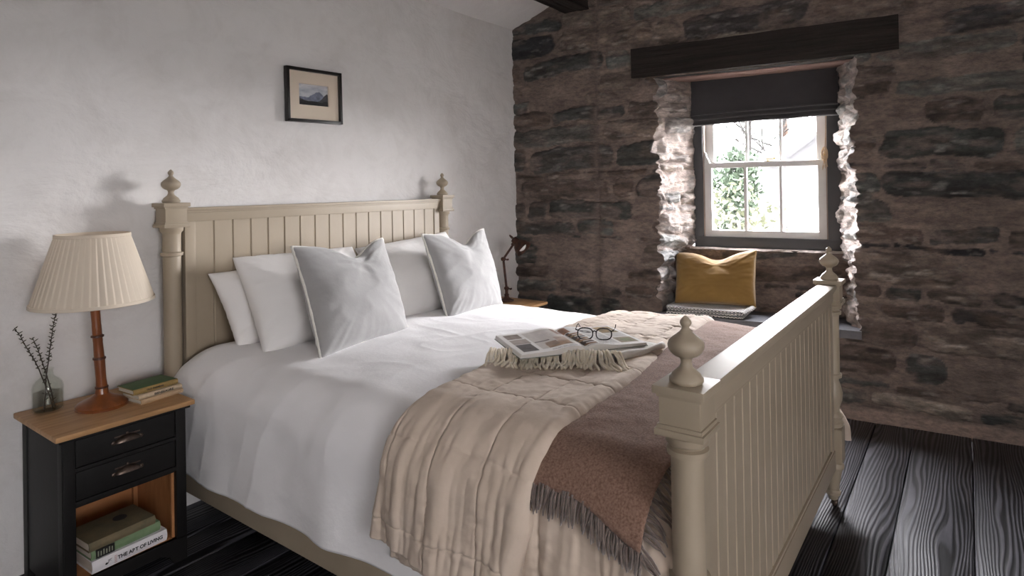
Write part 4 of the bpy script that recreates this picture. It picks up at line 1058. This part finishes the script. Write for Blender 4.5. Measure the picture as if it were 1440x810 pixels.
# ------------------------------------------------------------------ vase with twigs
vx, vy = .795, 2.612
va = thing('glass_vase', 'small clear glass bottle vase with water on the left cabinet', 'vase', (vx, vy, .5745))
outer = [(0, 0), (0, .040), (.003, .0445), (.010, .046), (.085, .046), (.098, .043), (.110, .034), (.118, .023), (.124, .0175), (.140, .0165), (.143, .0185), (.147, .0195), (.150, .018)]
inner = [(.150, .0155), (.143, .0145), (.125, .0150), (.118, .0200), (.109, .031), (.097, .040), (.085, .043), (.012, .043), (.007, .040), (.006, 0)]
b = B(); b.lathe(outer + inner, (0, 0, 0), 48); b.out('bottle', M['glass'], va, weld=True)
b = B(); b.lathe([(.0065, 0), (.0065, .038), (.012, .0425), (.066, .0425), (.066, 0)], (0, 0, 0), 40); b.out('water', M['water'], va, weld=True)
def twig(label, base, tip, bend, n=26, seed=1):
    r = random.Random(seed)
    t = thing('budding_twig', label, 'twig', base, 0, 'budding twigs in the glass vase')
    B0 = Vector(base); T = Vector(tip) - B0; pts = []
    for k in range(11):
        q = k / 10; pts.append(T * q + Vector(bend) * math.sin(q * PI) + Vector((r.uniform(-1, 1), r.uniform(-1, 1), 0)) * .0012)
    b = B(); b.tube(pts, [.0026 - .0016 * k / 10 for k in range(11)], 6); b.out('stem', M['twig'], t)
    b = B()
    for k in range(n):
        q = .42 + .58 * (k + .5) / n if k > n * .12 else .1 + .3 * k / (n * .12); i = min(int(q * 10), 9); p = pts[i].lerp(pts[i + 1], q * 10 - i)
        a = k * 2.4; d = (Vector((math.cos(a), math.sin(a), .6))).normalized()
        rot = d.to_track_quat('Z', 'Y').to_matrix().to_4x4(); sz = r.uniform(.0045, .0075)
        b.ball(p + d * sz, .0024, .0016, sz, 6, 5, rot)
        if k % 2: b.ball(p - d * sz * .8, .0022, .0015, sz * .8, 6, 5, rot)
    b.out('buds', M['bud'], t)
z0v = .5825
twig('long bare budding twig leaning left out of the glass vase', (vx + .012, vy - .012, z0v), (.700, 2.60, .885), (.012, 0, -.004), 30, 1)
twig('short budding twig in the middle of the glass vase', (vx + .020, vy + .0, z0v), (.757, 2.625, .838), (.004, 0, .004), 24, 2)
twig('tall budding twig leaning right out of the glass vase', (vx - .012, vy - .004, z0v), (.822, 2.615, .912), (-.006, 0, 0), 40, 3)

# ------------------------------------------------------------------ jointed metal lamp on the far cabinet
jl = thing('task_lamp', 'rusty jointed metal task lamp on the far cabinet by the stone wall', 'lamp', (3.272, 2.45, .585))
b = B(); b.lathe([(0, .045), (.004, .048), (.010, .046), (.014, .034), (.022, .020), (.034, .014), (.045, .016), (.05, .011), (.056, 0)], (0, 0, 0), 32); b.out('base', M['rust'], jl)
J1, J2, J3 = Vector((.0, 0, .085)), Vector((-.030, 0, .280)), Vector((.070, -.01, .368))
def joint(b, c, r=.012):
    Mx = Matrix.Translation(c) @ Matrix.Rotation(PI / 2, 4, 'X'); b.lathe([(-.014, 0), (-.014, r * .7), (-.010, r), (.010, r), (.014, r * .7), (.014, 0)], (0, 0, 0), 18, M=Mx)
    b.tube([c + Vector((0, -.014, 0)), c + Vector((.006, -.026, -.002))], .004, 8); b.box(c.x - .002, c.x + .020, c.y - .030, c.y - .026, c.z - .009, c.z + .003, .001)
b = B(); b.tube([(0, 0, .045), J1], .010, 10); b.tube([J1, J2], .0078, 10); joint(b, J1); b.out('lower_arm', M['rust'], jl)
b = B(); b.tube([J2, J3], .0076, 10); joint(b, J2, .013); joint(b, J3, .011); b.out('upper_arm', M['rust'], jl)
# shade pointing down to the right
ax = Vector((.10, -.70, -.60)).normalized(); Ms = Matrix.Translation(J3 + Vector((.006, -.004, .030))) @ ax.to_track_quat('Z', 'Y').to_matrix().to_4x4() @ Matrix.Scale(1.12, 4)
b = B(); b.lathe([(-.010, .010), (-.006, .020), (.010, .022), (.026, .025), (.036, .036), (.056, .047), (.080, .054), (.084, .056), (.0845, .0535), (.080, .052), (.055, .044), (.036, .034), (.02, .022), (-.004, .018)], (0, 0, 0), 36, M=Ms)
sh = b.out('lamp_shade', M['rust'], jl)
b = B(); pr = []
for k in range(17):
    a = PI * k / 16; pr.append(Ms @ Vector((.010 * math.cos(a), 0, -.006 - .034 * math.sin(a))))
b.tube(pr, .004, 8); b.out('shade_handle', M['rust'], sh)
b = B(); b.lathe([(.02, .013), (.035, .016), (.050, .028), (.066, .030), (.078, .022), (.084, .008), (.085, 0)], (0, 0, 0), 24, M=Ms); b.out('bulb', M['bulb'], jl)
so = thing('wall_socket', 'small white electric socket low on the plaster wall behind the task lamp', 'socket', (3.60, WY - .012, .60))
b = B(); b.box(-.045, .045, -.012, .004, -.045, .045, .004); b.out('face_plate', M['white_plastic'], so)
for dx, dz, w_, h_ in ((0, .018, .004, .010), (-.012, -.010, .007, .004), (.012, -.010, .007, .004)):
    b = B(); b.box(dx - w_ / 2, dx + w_ / 2, -.0125, -.011, dz - h_ / 2, dz + h_ / 2); b.out('pin_hole', M['ink'], so)
o = tag(B().lathe([(0, .006), (.003, .009), (.008, .008), (.012, 0)], (0, 0, 0), 16, M=Matrix.Rotation(PI / 2, 4, 'X')).out('wall_peg', M['antique']), 'tiny dark peg on the plaster wall right of the right-hand grey cushion', 'peg'); o.location = (3.478, WY - .010, .743)

# ------------------------------------------------------------------ framed picture
pf = thing('framed_picture', 'small black framed mountain landscape in a cream mount on the plaster wall', 'picture', (1.974, WY - .020, 1.814)); pf.rotation_euler = (0, math.radians(-.9), 0)
hw, hh2, fw = .166, .136, .0155
b = B()
for (a, c, d, e) in ((-hw, hw, hh2 - fw, hh2), (-hw, hw, -hh2, -hh2 + fw), (-hw, -hw + fw, -hh2, hh2), (hw - fw, hw, -hh2, hh2)): b.box(a, c, -.020, .006, d, e, .0015)
b.out('frame', M['black_frame'], pf)
iw, ih = hw - fw, hh2 - fw
pw, ph, pz = .088, .053, .006
b = B()
b.box(-iw, iw, -.004, .002, pz + ph, ih); b.box(-iw, iw, -.004, .002, -ih, pz - ph); b.box(-iw, -pw, -.004, .002, pz - ph, pz + ph); b.box(pw, iw, -.004, .002, pz - ph, pz + ph)
b.out('mount', M['mount'], pf)
def landscape():
    n, m = 150, 90; u, v = np.meshgrid(np.linspace(0, 1, n), np.linspace(0, 1, m), indexing='ij')
    cloud = fbm(u * 4, v * 6, 0, 401, 4)
    sky = np.array([.52, .52, .57]) + cloud[..., None] * np.array([.22, .20, .16]) + (1 - v)[..., None] * .02; sky = sky + sst(.75, 1, v)[..., None] * np.array([.12, .08, .06])
    r1 = .40 + .26 * np.exp(-((u - .66) / .17) ** 2) + .07 * fbm(u * 7, u * 0, 0, 402, 4); c1 = np.array([.19, .20, .27]) * (1 + .5 * fbm(u * 9, v * 9, 0, 403, 3))[..., None]
    r2 = .20 + .42 * sst(.62, 1.0, u) + .14 * sst(.3, 0, u) + .05 * fbm(u * 9, u * 0, 0, 404, 4); c2 = np.array([.060, .055, .062]) * (1 + .6 * fbm(u * 12, v * 12, 0, 405, 3))[..., None]
    r3 = .22 + .06 * fbm(u * 4, u * 0, 0, 406, 3); c3 = np.array([.018, .016, .017]) * (1 + .5 * fbm(u * 14, v * 14, 0, 407, 3))[..., None]
    col = sky
    for r, c in ((r1, c1), (r2, c2), (r3, c3)): k = sst(r + .01, r - .01, v)[..., None]; col = col * (1 - k) + c * k
    lake = (np.exp(-((u - .33) / .10) ** 2 - ((v - .22) / .018) ** 2))[..., None]; col = col * (1 - lake * .7) + np.array([.4, .4, .44]) * lake * .7
    P = np.stack([-pw + u * 2 * pw, 0 * u + .001, pz - ph + v * 2 * ph], -1)
    me = np_mesh('print', P.reshape(-1, 3), grid_faces(n, m)); set_col(me, np.clip(col, 0, 1)); return me
link('landscape_print', landscape(), attr_mat('landscape_print', .7), pf, False)
b = B(); b.box(-iw, iw, .003, .006, -ih, ih); b.out('backing', M['black_frame'], pf)
b = B(); b.box(-iw, iw, -.0085, -.007, -ih, ih); b.out('pane', M['lens'], pf)

# ------------------------------------------------------------------ magazine and spectacles
S0 = np.array([1.850, 1.052]); hd = np.array([.58, .815]); fd = np.array([.815, -.58])
mz = max(top_z(x, y, .043) for x in (1.7, 1.85, 2.0, 2.1) for y in (1.0, 1.1, 1.2, 1.3)) + .025
mag = thing('open_magazine', 'open magazine with printed pages lying on the cream throw', 'magazine', (S0[0], S0[1], mz), math.atan2(fd[1], fd[0]))
PWD, PHT = .232, .288
def page_profile(t, th): return th * (np.clip(t / .06, 0, 1) ** .5) * (1 - .35 * t) + .008 * np.exp(-((t - .22) / .2) ** 2) * np.clip(t / .1, 0, 1)
def page_colors(u, v, side):
    """u from spine 0..1 to edge, v 0 bottom..1 top"""
    col = np.ones(u.shape + (3,)) * np.array([.92, .90, .88])
    def rect(a, b_, c, d, cc, nz=.2, sd=0):
        k = (u > a) & (u < b_) & (v > c) & (v < d); t = 1 + nz * fbm(u * 14, v * 14, 0, 500 + sd, 3); col[k] = (np.array(cc) * t[..., None])[k]
    def lines(a, b_, c, d, pitch=.018, cc=(.25, .23, .22)):
        k = (u > a) & (u < b_) & (v > c) & (v < d) & (((v / pitch) % 1) < .42) & (vn(u * 60, np.floor(v / pitch) * 3.1, 0, 9) > -.45); col[k] = cc
    if side < 0:
        rect(.05, .62, .12, .93, (.68, .64, .60), .12, 1); rect(.10, .55, .55, .9, (.66, .62, .59), .15, 2); rect(.12, .50, .13, .30, (.46, .32, .22), .4, 3); rect(.30, .48, .20, .36, (.38, .28, .22), .3, 4)
        rect(.10, .28, .28, .5, (.58, .47, .40), .3, 5); rect(.36, .60, .42, .46, (.20, .17, .16), .2, 6); rect(.05, .14, .62, .92, (.38, .25, .20), .3, 7)
        rect(.68, .93, .10, .42, (.14, .13, .13), .5, 8); rect(.68, .93, .70, .93, (.30, .25, .22), .4, 9); rect(.66, .93, .44, .66, (.48, .42, .38), .2, 10)
    else:
        rect(.02, .14, .72, .95, (.38, .20, .13), .4, 21); rect(.03, .09, .10, .70, (.10, .07, .06), .3, 27)
        for q in range(7): rect(.04 + 0 * q, .24, .08 + q * .085, .135 + q * .085, [(.30, .16, .08), (.12, .09, .08), (.42, .28, .16)][q % 3], .4, 30 + q)
        rect(.28, .62, .08, .93, (.70, .68, .66), .12, 22); rect(.66, .96, .62, .95, (.30, .22, .12), .8, 23); rect(.66, .96, .10, .36, (.36, .30, .22), .5, 24); rect(.74, .90, .14, .30, (.22, .24, .14), .5, 28)
        rect(.66, .96, .38, .60, (.66, .64, .62), .1, 25)
        rg = np.hypot((u - .40) * 1.0, (v - .72) * 1.25); k = (rg < .10) & (rg > .035); col[k] = (.06, .055, .055); lines(.30, .60, .14, .5, .03)
        k = (np.hypot(u - .52, (v - .60) * 1.25) < .02); col[k] = (.08, .07, .07); k = (np.hypot(u - .56, (v - .74) * 1.25) < .022); col[k] = (.10, .08, .07)
    lines(.05, .5, .04, .075, .02)
    return np.clip(col, 0, 1)
pmt = attr_mat('printed_page', .38, spec=.5); M['magpaper'] = pm('magazine_edge', (.72, .70, .67), (.84, .82, .79), .7, vs=8, stretch=(1, 1, 220))
for side, th, nm in ((-1, .016, 'left_page_stack'), (1, .012, 'right_page_stack')):
    n, m = 110, 130; T, Vv = np.linspace(0, 1, n), np.linspace(0, 1, m); t, v = np.meshgrid(T, Vv, indexing='ij')
    zt = page_profile(t, th) + .003
    Pt = np.stack([side * (t * PWD * .985 + .001), v * PHT, zt], -1)
    me = np_mesh(nm, Pt.reshape(-1, 3), grid_faces(n, m, 0, side < 0)); set_col(me, page_colors(t, v, side))
    # stack body below
    pb = B(); tt = np.linspace(0, 1, 30); zz = page_profile(tt, th) + .0026
    poly = [(side * (q * PWD + .0005), float(z)) for q, z in zip(tt, zz)] + [(side * (PWD + .004), .0015), (side * .0005, .0015)]
    pb.poly_prism(poly, .0, PHT); st = pb.out(nm, M['magpaper'], mag, angle=30)
    link('printed_page', me, pmt, st, True, 0)
b = B(); b.box(-PWD - .006, PWD + .006, -.002, PHT + .002, -.001, .0012, .0004); b.out('cover', cov('magcover', (.33, .36, .30)), mag)
sp = None
def spectacles():
    gz = mz + .017
    c = np.array([1.945, 1.072]); fx = np.array([.40, -.917]); bk_ = np.array([.917, .40])
    t = thing('spectacles', 'black framed spectacles resting open on the magazine', 'spectacles', (c[0], c[1], gz), math.atan2(fx[1], fx[0]))
    b = B(); tilt = .35
    for sg in (-1, 1):
        pts = []
        for k in range(33):
            a = 2 * PI * k / 32; cx_, sx_ = math.cos(a), math.sin(a)
            x = sg * .033 + .027 * math.copysign(abs(cx_) ** .75, cx_); z = .0215 + .0185 * math.copysign(abs(sx_) ** .8, sx_)
            pts.append((x, z * tilt + .002 * abs(x) / .06, z))
        b.tube(pts, .0022, 8, cap=False)
    b.tube([(-.0065, .009, .026), (-.002, .0105, .031), (.002, .0105, .031), (.0065, .009, .026)], .0022, 8)
    b.out('rim', M['spect'], t, angle=0)
    for sg in (-1, 1):
        b = B(); n = 24; vs = []
        tb = bmesh.new(); cv = tb.verts.new((sg * .033, .0215 * tilt, .0215)); rv = []
        for k in range(n):
            a = 2 * PI * k / n; cx_, sx_ = math.cos(a), math.sin(a); x = sg * .033 + .0265 * math.copysign(abs(cx_) ** .75, cx_); z = .0215 + .018 * math.copysign(abs(sx_) ** .8, sx_); rv.append(tb.verts.new((x, z * tilt, z)))
        for k in range(n): tb.faces.new((cv, rv[k], rv[(k + 1) % n]))
        tb.verts.index_update(); b._merge(tb); b.out('lens', M['lens'], t)
        b = B(); b.tube([(sg * .060, .010, .033), (sg * .0665, .012, .034), (sg * .068, .02, .034), (sg * .070, .07, .034), (sg * .069, .112, .033), (sg * .066, .140, .016)], [.0022, .0024, .0018, .0016, .0018, .0022], 8)
        b.out('temple', M['spect'], t, angle=0)
spectacles()

# ------------------------------------------------------------------ outside the window
def Pm(n, c, c2, **k): return pm(n, c, c2, .8, **k)
gm = Pm('garden_ground', (.09, .09, .085), (.15, .145, .135), vs=.6)
b = B(); b.box(-40, 80, -60, 60, -2.9, -2.6); tag(b.out('garden_ground', gm), 'garden ground beyond the window', None, kind='structure')
def leaves(name, parent, cen, rad, n, size, mat, seed, top=None):
    r = np.random.default_rng(seed); k = 0; P = []
    d = r.normal(size=(n, 3)); d /= np.linalg.norm(d, axis=1)[:, None]; q = d * (r.random((n, 1)) ** .33) * np.array(rad) + np.array(cen)
    q += .12 * np.stack([vn(q[:, 1] * 3, q[:, 2] * 3, 0, seed), vn(q[:, 0] * 3, q[:, 2] * 3, 0, seed + 1), vn(q[:, 0] * 3, q[:, 1] * 3, 0, seed + 2)], -1) * 3 * np.array(rad) / max(rad)
    a = r.normal(size=(n, 3)); a /= np.linalg.norm(a, axis=1)[:, None]; b_ = np.cross(a, r.normal(size=(n, 3))); b_ /= np.linalg.norm(b_, axis=1)[:, None]
    s = size * r.uniform(.6, 1.3, (n, 1)); V = np.stack([q - a * s, q + b_ * s * .5, q + a * s, q - b_ * s * .5], 1)
    me = np_mesh(name, V.reshape(-1, 3), np.arange(4 * n).reshape(n, 4)); return link(name, me, mat, parent, False)
ivy = Pm('ivy_leaf', (.018, .032, .018), (.036, .056, .03), vs=9); shr = Pm('shrub_leaf', (.045, .052, .028), (.085, .09, .055), vs=9)
bark = Pm('pale_bark', (.03, .013, .005), (.05, .024, .010), vs=8, stretch=(1, 1, .3)); twm = Pm('twig', (.008, .0065, .005), (.014, .011, .009), vs=8)
def trunk_pts(x, y, z0, z1, lean=(0, 0), n=8, r=None, wob=.06):
    return [(x + lean[0] * k / (n - 1) + r.uniform(-wob, wob), y + lean[1] * k / (n - 1) + r.uniform(-wob, wob), z0 + (z1 - z0) * k / (n - 1)) for k in range(n)]
r = random.Random(9)
t = thing('ivy_covered_tree', 'tree stump thick with dark green ivy left of centre through the window', 'tree', (10.2, 3.0, -2.6))
b = B(); b.tube(trunk_pts(0, 0, 0, 4.4, (.1, 0), 8, r), [.16 - .012 * k for k in range(8)], 10); b.out('trunk', twm, t)
leaves('ivy', t, (0, .02, 3.95), (.38, .36, .72), 2600, .055, ivy, 5)
t = thing('garden_shrub', 'pale leafy shrub low at the left of the window view', 'shrub', (7.05, 2.22, -2.6))
b = B()
for k in range(7): b.tube(trunk_pts(r.uniform(-.15, .15), r.uniform(-.15, .15), 0, 3.1, (r.uniform(-.4, .4), r.uniform(-.4, .4)), 7, r), [.03 - .003 * i for i in range(7)], 6)
b.out('stems', twm, t); leaves('foliage', t, (0, 0, 3.15), (.42, .5, .72), 1500, .045, shr, 15)
t = thing('garden_shrub', 'thin leafy shrub at the middle of the window view', 'shrub', (7.6, 1.85, -2.6))
b = B()
for k in range(6): b.tube(trunk_pts(r.uniform(-.1, .1), r.uniform(-.1, .1), 0, 3.2, (r.uniform(-.3, .3), r.uniform(-.3, .3)), 7, r), [.022 - .002 * i for i in range(7)], 6)
b.out('stems', twm, t); leaves('foliage', t, (0, .05, 3.0), (.25, .3, .55), 420, .04, shr, 25)
def bare_tree(label, x, y, h, lean, seed, r0=.16, mat=None):
    rr = random.Random(seed); t = thing('bare_tree', label, 'tree', (x, y, -2.6)); b = B()
    main = trunk_pts(0, 0, 0, h, lean, 9, rr, .08); b.tube(main, [r0 * (1 - .07 * k) for k in range(9)], 9)
    b.out('trunk', mat or bark, t); b = B()
    def grow(p, d, L, rad, dep):
        pts = [p]; 
        for k in range(5):
            d = (d + Vector((rr.uniform(-.25, .25), rr.uniform(-.25, .25), rr.uniform(-.05, .25)))).normalized(); pts.append(pts[-1] + d * L / 5)
        b.tube(pts, [rad * (1 - .13 * k) for k in range(6)], 5)
        if dep > 0:
            for k in range(3): grow(pts[rr.randint(1, 5)], (d + Vector((rr.uniform(-1, 1), rr.uniform(-1, 1), rr.uniform(-.2, .8)))).normalized(), L * .6, rad * .5, dep - 1)
    for k in range(9):
        i = rr.randint(4, 8); grow(Vector(main[i]), Vector((rr.uniform(-1, 1), rr.uniform(-1, 1), rr.uniform(.1, .9))).normalized(), h * .22, r0 * .28, 3)
    b.out('branches', twm, t)
bare_tree('bare tree trunk with pale orange bark beside the white house, left of two', 15.0, 3.28, 7, (.1, .1), 31, .16)
bare_tree('leaning bare tree trunk with pale orange bark above the white house, right of two', 15.1, 3.08, 7, (.45, -.60), 32, .20)
bare_tree('bare branching tree behind the ivy covered stump', 14.3, 4.1, 6, (.2, -.2), 33, .09, twm)
hs = thing('white_house', 'white gabled house with slate roof at the right of the window view', 'house', (10.66, 2.35, -2.6), math.atan2(-.807, .590))
wht = Pm('house_render', (.035, .035, .037), (.042, .042, .044), vs=2); slt = pm('house_slates', (.012, .012, .013), (.018, .018, .019), .6, vs=6, bs=8, bst=.5)
b = B(); b.poly_prism([(0, 0), (6, 0), (6, 4.3), (3, 6.5), (0, 4.30)], .0, 1.0); b.out('wall', wht, hs)
for sg, (xa, xb) in ((1, (-.15, 3)), (-1, (6.15, 3))):
    b = B(); b.poly_prism([(xa, 4.22), (xb, 6.5), (xb, 6.58), (xa, 4.30)], -.12, 1.1); b.out('roof', slt, hs)
b = B()
for k in range(12): z = 3.62 - k * .10; y0 = -.02 - k * .13; b.poly_prism([(y0 + .03, z + .02), (y0 - .13, z - .10), (y0 - .13, z - .088), (y0 + .03, z + .034)], -.2, 3.5, axis='x')
b.out('lean_to_roof', slt, hs)
b = B(); b.box(-.1, 3.4, -1.55, 0, 0, 2.45); b.out('lean_to', wht, hs)

for o in bpy.data.objects:
    if o.parent is None and o.get('category'):
        for pre, g_ in (('pillow', 'white pillows against the headboard'), ('garden_shrub', 'shrubs seen through the window'), ('bare_tree', 'bare trees seen through the window'), ('bedside_cabinet', 'bedside cabinets beside the bed')):
            if o.name.startswith(pre): o['group'] = g_
for n_ in ('cushion', 'cushion.001'): bpy.data.objects[n_]['group'] = 'grey piped cushions on the bed'
# ------------------------------------------------------------------ light
SKY_LOW, SKY_HIGH = 12.0, 78.0
sc = bpy.context.scene
W = bpy.data.worlds.new('sky'); sc.world = W; W.use_nodes = True; N = W.node_tree.nodes; L = W.node_tree.links; N.clear()
wo = N.new('ShaderNodeOutputWorld'); bg = N.new('ShaderNodeBackground'); L.new(bg.outputs[0], wo.inputs[0])
tc = N.new('ShaderNodeTexCoord'); sp_ = N.new('ShaderNodeSeparateXYZ'); L.new(tc.outputs['Generated'], sp_.inputs[0])
rp = N.new('ShaderNodeValToRGB'); rp.color_ramp.elements[0].position = .0; rp.color_ramp.elements[0].color = (1, .96, .972, 1); rp.color_ramp.elements[1].position = 1; rp.color_ramp.elements[1].color = (.94, .92, 1, 1)
L.new(sp_.outputs[2], rp.inputs[0]); L.new(rp.outputs[0], bg.inputs[0])
# hazy bright side of the sky towards the window wall
dt = N.new('ShaderNodeVectorMath'); dt.operation = 'DOT_PRODUCT'; L.new(tc.outputs['Generated'], dt.inputs[0]); dt.inputs[1].default_value = (.90, .05, .43)
mr_ = N.new('ShaderNodeMapRange'); mr_.interpolation_type = 'SMOOTHSTEP'; mr_.inputs[1].default_value = -.1; mr_.inputs[2].default_value = .95; mr_.inputs[3].default_value = SKY_LOW; mr_.inputs[4].default_value = SKY_HIGH
L.new(dt.outputs['Value'], mr_.inputs[0]); L.new(mr_.outputs[0], bg.inputs[1])
def portal(loc, rot, sx, sy):
    l = bpy.data.lights.new('portal', 'AREA'); l.shape = 'RECTANGLE'; l.size = sx; l.size_y = sy; l.cycles.is_portal = True
    o = bpy.data.objects.new('window_daylight', l); C.objects.link(o); o.location = loc; o.rotation_euler = rot; return o
# faces into the room (area lights shine along local -z)
c1 = PW(np.array(1.675), np.array(.47), np.array(1.475)); portal(tuple(float(v) for v in c1), (PI / 2, 0, RZ + PI), .92, 1.16)
portal(((NX0 + NX1) / 2, -3.38, (NZ0 + NZ1) / 2), (PI / 2, 0, 0), NX1 - NX0, NZ1 - NZ0)  # portal for the added fill window

# ------------------------------------------------------------------ camera
ya, pi_, ro = map(math.radians, (36.174, -.2036, -.9129))
F = Vector((math.cos(ya), math.sin(ya), 0)); R = Vector((math.sin(ya), -math.cos(ya), 0)); U = Vector((0, 0, 1))
F2 = F * math.cos(pi_) - U * math.sin(pi_); U2 = U * math.cos(pi_) + F * math.sin(pi_)
R3 = R * math.cos(ro) + U2 * math.sin(ro); U3 = U2 * math.cos(ro) - R * math.sin(ro)
cam = bpy.data.cameras.new('camera'); co = bpy.data.objects.new('camera', cam); C.objects.link(co)
m3 = Matrix((R3, U3, -F2)).transposed().to_4x4(); m3.translation = Vector((0, 0, 1.3331)); co.matrix_world = m3
cam.sensor_width = 36; cam.lens = 874.43 / 1440 * 36; cam.shift_y = -(405 - 260.16) / 1440; cam.clip_start = .05; cam.clip_end = 300
sc.camera = co
sc.view_settings.view_transform = 'Standard'; sc.view_settings.look = 'None'; sc.view_settings.gamma = 1; sc.view_settings.use_curve_mapping = False
sc.view_settings.exposure = 1.02
cy = sc.cycles
cy.max_bounces = 10; cy.diffuse_bounces = 6; cy.glossy_bounces = 4; cy.transmission_bounces = 8; cy.transparent_max_bounces = 12; cy.sample_clamp_indirect = 6; cy.caustics_refractive = False; cy.caustics_reflective = False
cy.use_denoising = True
